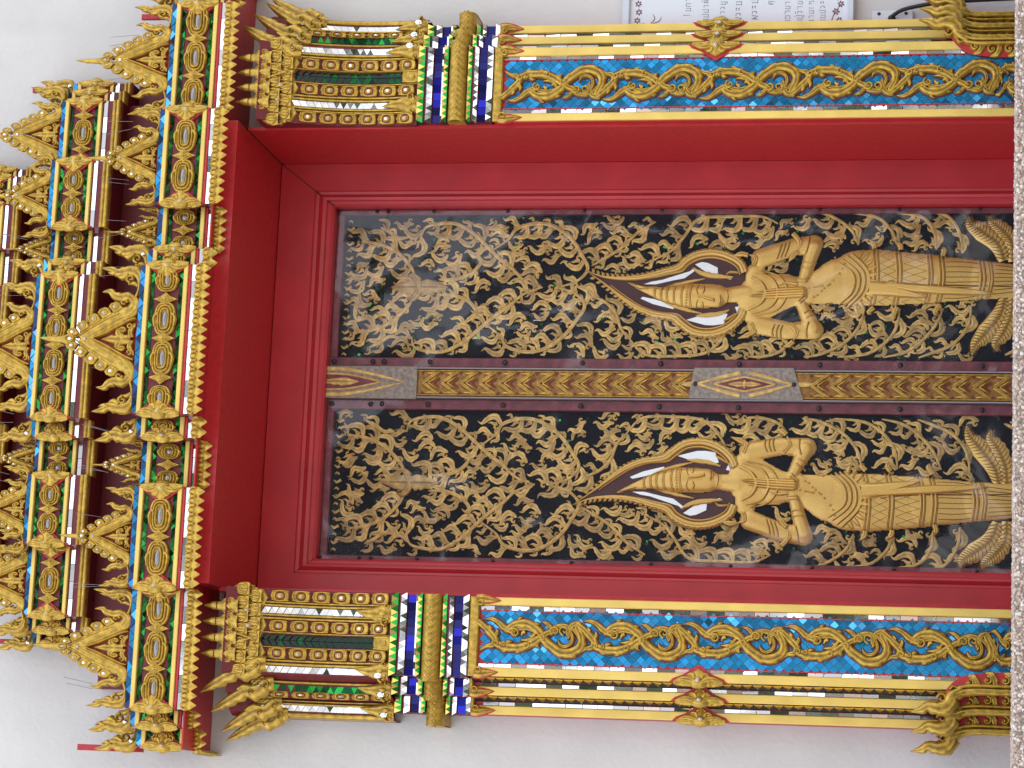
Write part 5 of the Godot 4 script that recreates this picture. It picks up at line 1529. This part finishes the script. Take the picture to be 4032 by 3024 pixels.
func canopy() -> void:
	var lab := ["lowest and widest gilded canopy tier, with hanging leaf valance and tall flame gables", "middle gilded canopy tier, narrower, with double gold moulding below its mirrors", "topmost gilded canopy tier, cut off by the edge of the photo"]
	var grp := "stepped tiers of the window canopy"
	var t1 := thing("canopy_tier", lab[0], "canopy tier", Vector3(0, 0.39, 0), grp)
	var s1 := [[-0.2, 0.2, 0.36, "C"], [0.2, 0.255, 0.31, "s", 1.0], [-0.255, -0.2, 0.31, "s", -1.0], [0.255, 0.383, 0.25, "r"], [-0.383, -0.255, 0.25, "r"], [0.383, 0.648, 0.29, "M"], [-0.648, -0.383, 0.29, "M"], [0.648, 0.96, 0.25, "E"], [-0.96, -0.648, 0.25, "E"], [0.96, 1.004, 0.2, "s", 1.0], [-1.004, -0.96, 0.2, "s", -1.0], [1.004, 1.054, 0.14, "s", 1.0], [-1.054, -1.004, 0.14, "s", -1.0]]
	tier(t1, 0.425, 1.0, s1, true, 0.0)
	# soffit and the return of the valance towards the wall at both ends
	part(t1, "soffit", box_mesh(-1.062, 1.062, 0.3905, 0.3945, 0.001, 0.245), M.redpaint)
	part(t1, "soffit", box_mesh(-0.64, 0.64, 0.3902, 0.3944, 0.2455, 0.285), M.redpaint)
	part(t1, "soffit", box_mesh(-0.2, 0.2, 0.3902, 0.3944, 0.2855, 0.355), M.redpaint)
	for s in [-1.0, 1.0]:
		part(t1, "mirror_edge", box_mesh(s * 1.0545, s * 1.0565, 0.395, 0.409, 0.004, 0.138), M.mirror_dim)
		for i in 6:
			var xf := Transform3D(Basis(Vector3(0, 1, 0), s * PI / 2) * Basis(Vector3(1, 0, 0), -0.25) * Basis.from_scale(Vector3.ONE * 0.001), Vector3(s * 1.056, 0.394, 0.125 - i * 0.0235))
			part(t1, "leaf_tip", shared.leaf_tip, M.gold, xf)
		var pole := MB.new()
		pole.slab(s * 1.052, s * 1.068, 0.553, 0.735, 0.07, 0.084, 0.001)
		part(t1, "red_peg", pole.mesh(), M.redpaint)
		var pole2 := MB.new()
		if s > 0:
			pole2.slab(0.945, 0.96, 0.553, 0.668, 0.16, 0.172, 0.001)
			part(t1, "red_peg", pole2.mesh(), M.redpaint)
	part(t1, "attic_wall", box_mesh(-0.9, 0.9, 0.553, 0.71, -0.02, 0.03), M.deepred)
	part(t1, "attic_wall", box_mesh(-0.72, 0.72, 0.5535, 0.72, 0.0301, 0.09), M.deepred)
	var t2 := thing("canopy_tier", lab[1], "canopy tier", Vector3(0, 0.71, 0), grp)
	var s2 := [[-0.195, 0.2, 0.245, "C"], [0.2, 0.246, 0.2, "s", 1.0], [-0.241, -0.195, 0.2, "s", -1.0], [0.246, 0.342, 0.16, "r"], [-0.342, -0.241, 0.16, "r"], [0.342, 0.53, 0.2, "M"], [-0.53, -0.342, 0.2, "M"], [0.53, 0.715, 0.155, "E"], [-0.718, -0.53, 0.155, "E"], [0.715, 0.752, 0.115, "s", 1.0], [-0.755, -0.718, 0.115, "s", -1.0], [0.752, 0.79, 0.075, "s", 1.0], [-0.79, -0.755, 0.075, "s", -1.0]]
	tier(t2, 0.772, 0.9, s2, false, 0.0)
	part(t2, "attic_wall", box_mesh(-0.55, 0.55, 0.887, 1.0, -0.02, 0.05), M.deepred)
	for s in [-1.0, 1.0]:
		part(t2, "red_peg", box_mesh(s * 0.775, s * 0.788, 0.887, 1.02, 0.04, 0.052, 0.001), M.redpaint)
	var t3 := thing("canopy_tier", lab[2], "canopy tier", Vector3(0, 0.99, 0), grp)
	var s3 := [[-0.19, 0.19, 0.15, "C"], [0.19, 0.3, 0.09, "r"], [-0.3, -0.19, 0.09, "r"], [0.3, 0.43, 0.12, "M"], [-0.43, -0.3, 0.12, "M"], [0.43, 0.52, 0.08, "M"], [-0.52, -0.43, 0.08, "M"], [0.52, 0.55, 0.045, "s", 1.0], [-0.55, -0.52, 0.045, "s", -1.0]]
	tier(t3, 1.052, 0.8, s3, false, 0.0)
	# thin wires set among the flames against birds
	var i := 0
	for q in [[t1, 0.68, 14, 0.98, 0.2], [t2, 0.99, 9, 0.7, 0.12]]:
		for k in q[2]:
			var x: float = lerpf(-q[3], q[3], (k + 0.5) / q[2]) + rng.randf_range(-0.03, 0.03)
			for j in 2:
				var wm := MB.new()
				var a := Vector3(x + rng.randf_range(-0.02, 0.02), q[1] - 0.03, q[4] + 0.03)
				wm.tube([a, a + Vector3(rng.randf_range(-0.02, 0.02), 0.075, rng.randf_range(0.0, 0.03))], 0.0007, 4)
				part(q[0], "bird_wire", wm.mesh(), M.wire)

func _ready() -> void:
	rng.seed = 20240611
	# camera: standing on the forecourt to the left of the window, looking up, camera turned on its side
	var cam := Camera3D.new()
	var r := Vector3(0.98307147, 0.00857317, 0.1830218)
	var u := Vector3(-0.04149167, 0.98337144, 0.17680227)
	var fw := Vector3(0.17846266, 0.18140315, -0.96708013)
	cam.transform = Transform3D(Basis(-u, r, -fw).orthonormalized(), Vector3(-1.259, -1.6244 + YO, 6.5734))
	cam.fov = rad_to_deg(2.0 * atan(1512.0 / 9908.46))
	cam.near = 0.05; cam.far = 400.0
	add_child(cam)
	cam.current = true
	var we := WorldEnvironment.new()
	var env := Environment.new()
	env.background_mode = Environment.BG_SKY
	var sky := Sky.new()
	var sm := ProceduralSkyMaterial.new()
	sm.sky_top_color = Color(0.80, 0.84, 0.90)
	sm.sky_horizon_color = Color(0.97, 0.97, 0.98)
	sm.sky_curve = 0.12
	sm.sky_energy_multiplier = 1.25
	sm.ground_bottom_color = Color(0.42, 0.40, 0.38)
	sm.ground_horizon_color = Color(0.75, 0.74, 0.73)
	sky.sky_material = sm
	env.sky = sky
	env.tonemap_mode = Environment.TONE_MAPPER_LINEAR
	env.tonemap_exposure = 1.58
	env.sdfgi_enabled = true; env.ssao_enabled = true; env.ssil_enabled = true
	we.environment = env
	add_child(we)
	var sun := DirectionalLight3D.new()
	sun.light_energy = 1.25
	sun.light_color = Color(1.0, 0.97, 0.92)
	sun.light_angular_distance = 0.6
	sun.shadow_enabled = true
	add_child(sun)
	sun.look_at_from_position(Vector3(1.2, 7.0, -2.9), Vector3.ZERO)

	# materials
	var n1 := noise_tex(0.02, 0.66, 1.0, 1)
	var n2 := noise_tex(0.05, 0.86, 1.0, 2)
	var n3 := noise_tex(0.012, 0.9, 1.0, 3)
	mat("goldbar", lin(0.86, 0.59, 0.14), 0.42, 0.3, n3, 2.2, bump_tex(0.03, 4, 1.2), 0.12)
	mat("gold", lin(0.76, 0.465, 0.07), 0.31, 0.52, n1, 9.0, bump_tex(0.06, 7, 2.0), 0.3)
	mat("gold_strip", lin(0.78, 0.47, 0.11), 0.33, 0.5, n1, 9.0, bump_tex(0.06, 7, 2.0), 0.4)
	mat("gold_dark", lin(0.42, 0.2, 0.045), 0.42, 0.5, n1, 9.0)
	mat("leafgold", lin(0.90, 0.57, 0.175), 0.4, 0.25, n1, 7.0)
	mat("leafgold_dull", lin(0.66, 0.41, 0.13), 0.45, 0.25, n1, 7.0)
	mat("figuregold", lin(0.80, 0.495, 0.13), 0.34, 0.45, n2, 14.0, bump_tex(0.05, 31, 2.0), 0.1)
	mat("deepred", lin(0.17, 0.008, 0.014), 0.5, 0.0, n2, 5.0)
	mat("darkred", lin(0.055, 0.006, 0.01), 0.5)
	mat("redpaint", lin(0.54, 0.019, 0.022), 0.42, 0.0, n2, 3.0, bump_tex(0.02, 9, 1.5), 0.15)
	mat("frame_red", lin(0.49, 0.026, 0.034), 0.36, 0.0, n3, 1.6, bump_tex(0.015, 12, 1.5), 0.18)
	mat("stile_red", lin(0.24, 0.04, 0.06), 0.45, 0.0, n1, 5.0)
	mat("lacquer", lin(0.008, 0.008, 0.014), 0.6).metallic_specular = 0.2
	mat("darkgrout", lin(0.03, 0.012, 0.008), 0.7)
	mat("mirror", lin(0.88, 0.88, 0.88), 0.07, 1.0)
	mat("mirror_dim", lin(0.42, 0.39, 0.37), 0.16, 1.0)
	mat("mirror_smoke", lin(0.30, 0.28, 0.27), 0.3, 0.9)
	mat("blue_deep", lin(0.01, 0.05, 0.14), 0.2, 0.7)
	mat("mirror_frost", lin(0.80, 0.80, 0.80), 0.45, 0.9)
	mat("green_black", lin(0.003, 0.018, 0.008), 0.12, 0.5)
	mat("mirror_pink", lin(0.62, 0.48, 0.42), 0.2, 1.0)
	mat("bluemirror", lin(0.02, 0.26, 0.52), 0.2, 0.8)
	mat("blue_dim", lin(0.012, 0.15, 0.30), 0.22, 0.8)
	mat("blue_pale", lin(0.08, 0.42, 0.78), 0.1, 0.9)
	mat("cobalt", lin(0.02, 0.02, 0.36), 0.15, 0.75)
	mat("cobalt_dim", lin(0.014, 0.014, 0.11), 0.2, 0.7)
	mat("greenmirror", lin(0.02, 0.34, 0.05), 0.14, 0.8)
	mat("green_dim", lin(0.006, 0.07, 0.02), 0.16, 0.8)
	mat("goldmirror", lin(0.80, 0.55, 0.13), 0.14, 0.9)
	mat("plaster", lin(0.625, 0.59, 0.56), 0.9, 0.0, noise_tex(0.004, 0.95, 1.0, 15, 512), 1.6, bump_tex(0.05, 17, 3.0, 512), 0.2)
	mat("paving", lin(0.56, 0.54, 0.51), 0.85, 0.0, n1, 0.3)
	mat("pebble_base", lin(0.46, 0.345, 0.275), 0.9, 0.0, n1, 30.0)
	mat("pebble", Color(1, 1, 1), 0.6)
	mat("foliage", Color(1, 1, 1), 0.6)
	mat("boardwhite", lin(0.66, 0.68, 0.71), 0.4)
	mat("alu", lin(0.55, 0.58, 0.62), 0.4, 0.2)
	mat("purpleink", lin(0.10, 0.08, 0.18), 0.5)
	mat("redprint", lin(0.17, 0.03, 0.05), 0.5)
	mat("whiteplastic", lin(0.62, 0.63, 0.66), 0.4)
	mat("greyplastic", lin(0.30, 0.28, 0.30), 0.3)
	mat("capgrey", lin(0.37, 0.30, 0.245), 0.5, 0.0, n1, 12.0)
	mat("black", lin(0.012, 0.010, 0.012), 0.45)
	mat("wire", lin(0.25, 0.22, 0.22), 0.4, 0.5)
	var pl := mat("plastic", Color(0.86, 0.88, 0.92, 0.008), 0.06)
	pl.transparency = BaseMaterial3D.TRANSPARENCY_ALPHA
	pl.vertex_color_use_as_albedo = false

	# shared carved pieces
	var tb := MB.new(); tb.slab(-0.5, 0.5, -0.5, 0.5, 0.0, 0.0012)
	shared.tileb = tb; shared.tile = tb.mesh()
	var tr := MB.new(); tr.prism(PackedVector2Array([Vector2(-0.5, -0.5), Vector2(0.5, -0.5), Vector2(0, 0.5)]), 0.0, 0.0012)
	shared.trib = tr; shared.tri = tr.mesh()
	var gm := MB.new(); gm.dome(Vector3.ZERO, 1, 1, 1, 7, 2); shared.gem = gm.mesh()
	var sc := MB.new(); sc.dome(Vector3.ZERO, 1, 1, 0.8, 8, 2); shared.screw = sc.mesh()
	for k in 3:
		shared["leaf%dpb" % k] = flame_leaf_mesh(k, 1.0)
		shared["leaf%dnb" % k] = flame_leaf_mesh(k, -1.0)
		shared["leaf%dp" % k] = (shared["leaf%dpb" % k] as MB).mesh()
		shared["leaf%dn" % k] = (shared["leaf%dnb" % k] as MB).mesh()
	shared.gable = gable_mesh(); shared.tympanum = tympanum_mesh()
	var gb := MB.new(); gb.prism(PackedVector2Array([Vector2(-68, 0), Vector2(68, 0), Vector2(60, 32), Vector2(34, 84), Vector2(0, 130), Vector2(-34, 84), Vector2(-60, 32)]), -6, 4)
	shared.gable_back = gb.mesh()
	shared.tailR = small_tail_mesh(1.0); shared.tailL = small_tail_mesh(-1.0)
	shared.rosR = corner_rosette_mesh(1.0); shared.rosL = corner_rosette_mesh(-1.0)
	shared.backR = corner_back_mesh(1.0); shared.backL = corner_back_mesh(-1.0)
	shared.cartouche = cartouche_mesh(); shared.star = star_mesh(); shared.leaf_tip = leaf_tip_mesh()
	shared.petal = petal_mesh(); shared.petal_ring = petal_ring_mesh(); shared.spike = bud_spike_mesh()
	var cl := MB.new()
	cl.stroke(v2([0, -4, 0, 12, 0, 26, 0, 46]), [15.0, 17.5, 14.0, 0.0], 7.0, 0.0, RIDGE, 4)
	cl.stroke(v2([0, 0, 0, 12, 0, 22, 0, 34]), [7.0, 9.0, 7.0, 0.0], 11.0, 0.0, GROOVE, 3, 3.0, Color(0.5, 0.4, 0.3))
	for e in [1.0, -1.0]: cl.stroke(v2([4 * e, 2, 12 * e, 10, 12 * e, 22, 6 * e, 34]), [3.0, 4.0, 3.5, 0.0], 9.0, 0.0, ROUND, 3)
	shared.crown_leaf = cl.mesh()
	shared.nagaR = naga_flame_mesh(1.0); shared.nagaL = naga_flame_mesh(-1.0)
	shared.acanR = acanthus_mesh(1.0); shared.acanL = acanthus_mesh(-1.0)
	shared.curlR = corner_curl_mesh(1.0); shared.curlL = corner_curl_mesh(-1.0)
	for s in [1.0, -1.0]:
		var cbk := MB.new(); cbk.stroke(v2([4 * s, 10, 6 * s, -4, 4 * s, -24, 1 * s, -55]), [14.0, 14.0, 12.0, 0.0], 4.0, 0.0, SLAB, 4)
		shared["curl_backR" if s > 0 else "curl_backL"] = cbk.mesh()
	shared.vineR = vine_mesh(1.0, false); shared.vineL = vine_mesh(-1.0, false)
	shared.vinebackR = vine_mesh(1.0, true); shared.vinebackL = vine_mesh(-1.0, true)

	setting()
	window_frame()
	pilaster(-1.0, "left gilded pilaster with blue mosaic shaft, its mirror-toothed steps showing at the outer edge")
	pilaster(1.0, "right gilded pilaster with blue mosaic shaft, beside the white notice board")
	canopy()
	shutter(-1.0, "left black and gold carved shutter with praying figure, under clear plastic")
	shutter(1.0, "right black and gold carved shutter with praying figure, under plastic with cloudy reflections")
	cover_strip()
	notice_board()
	fittings()
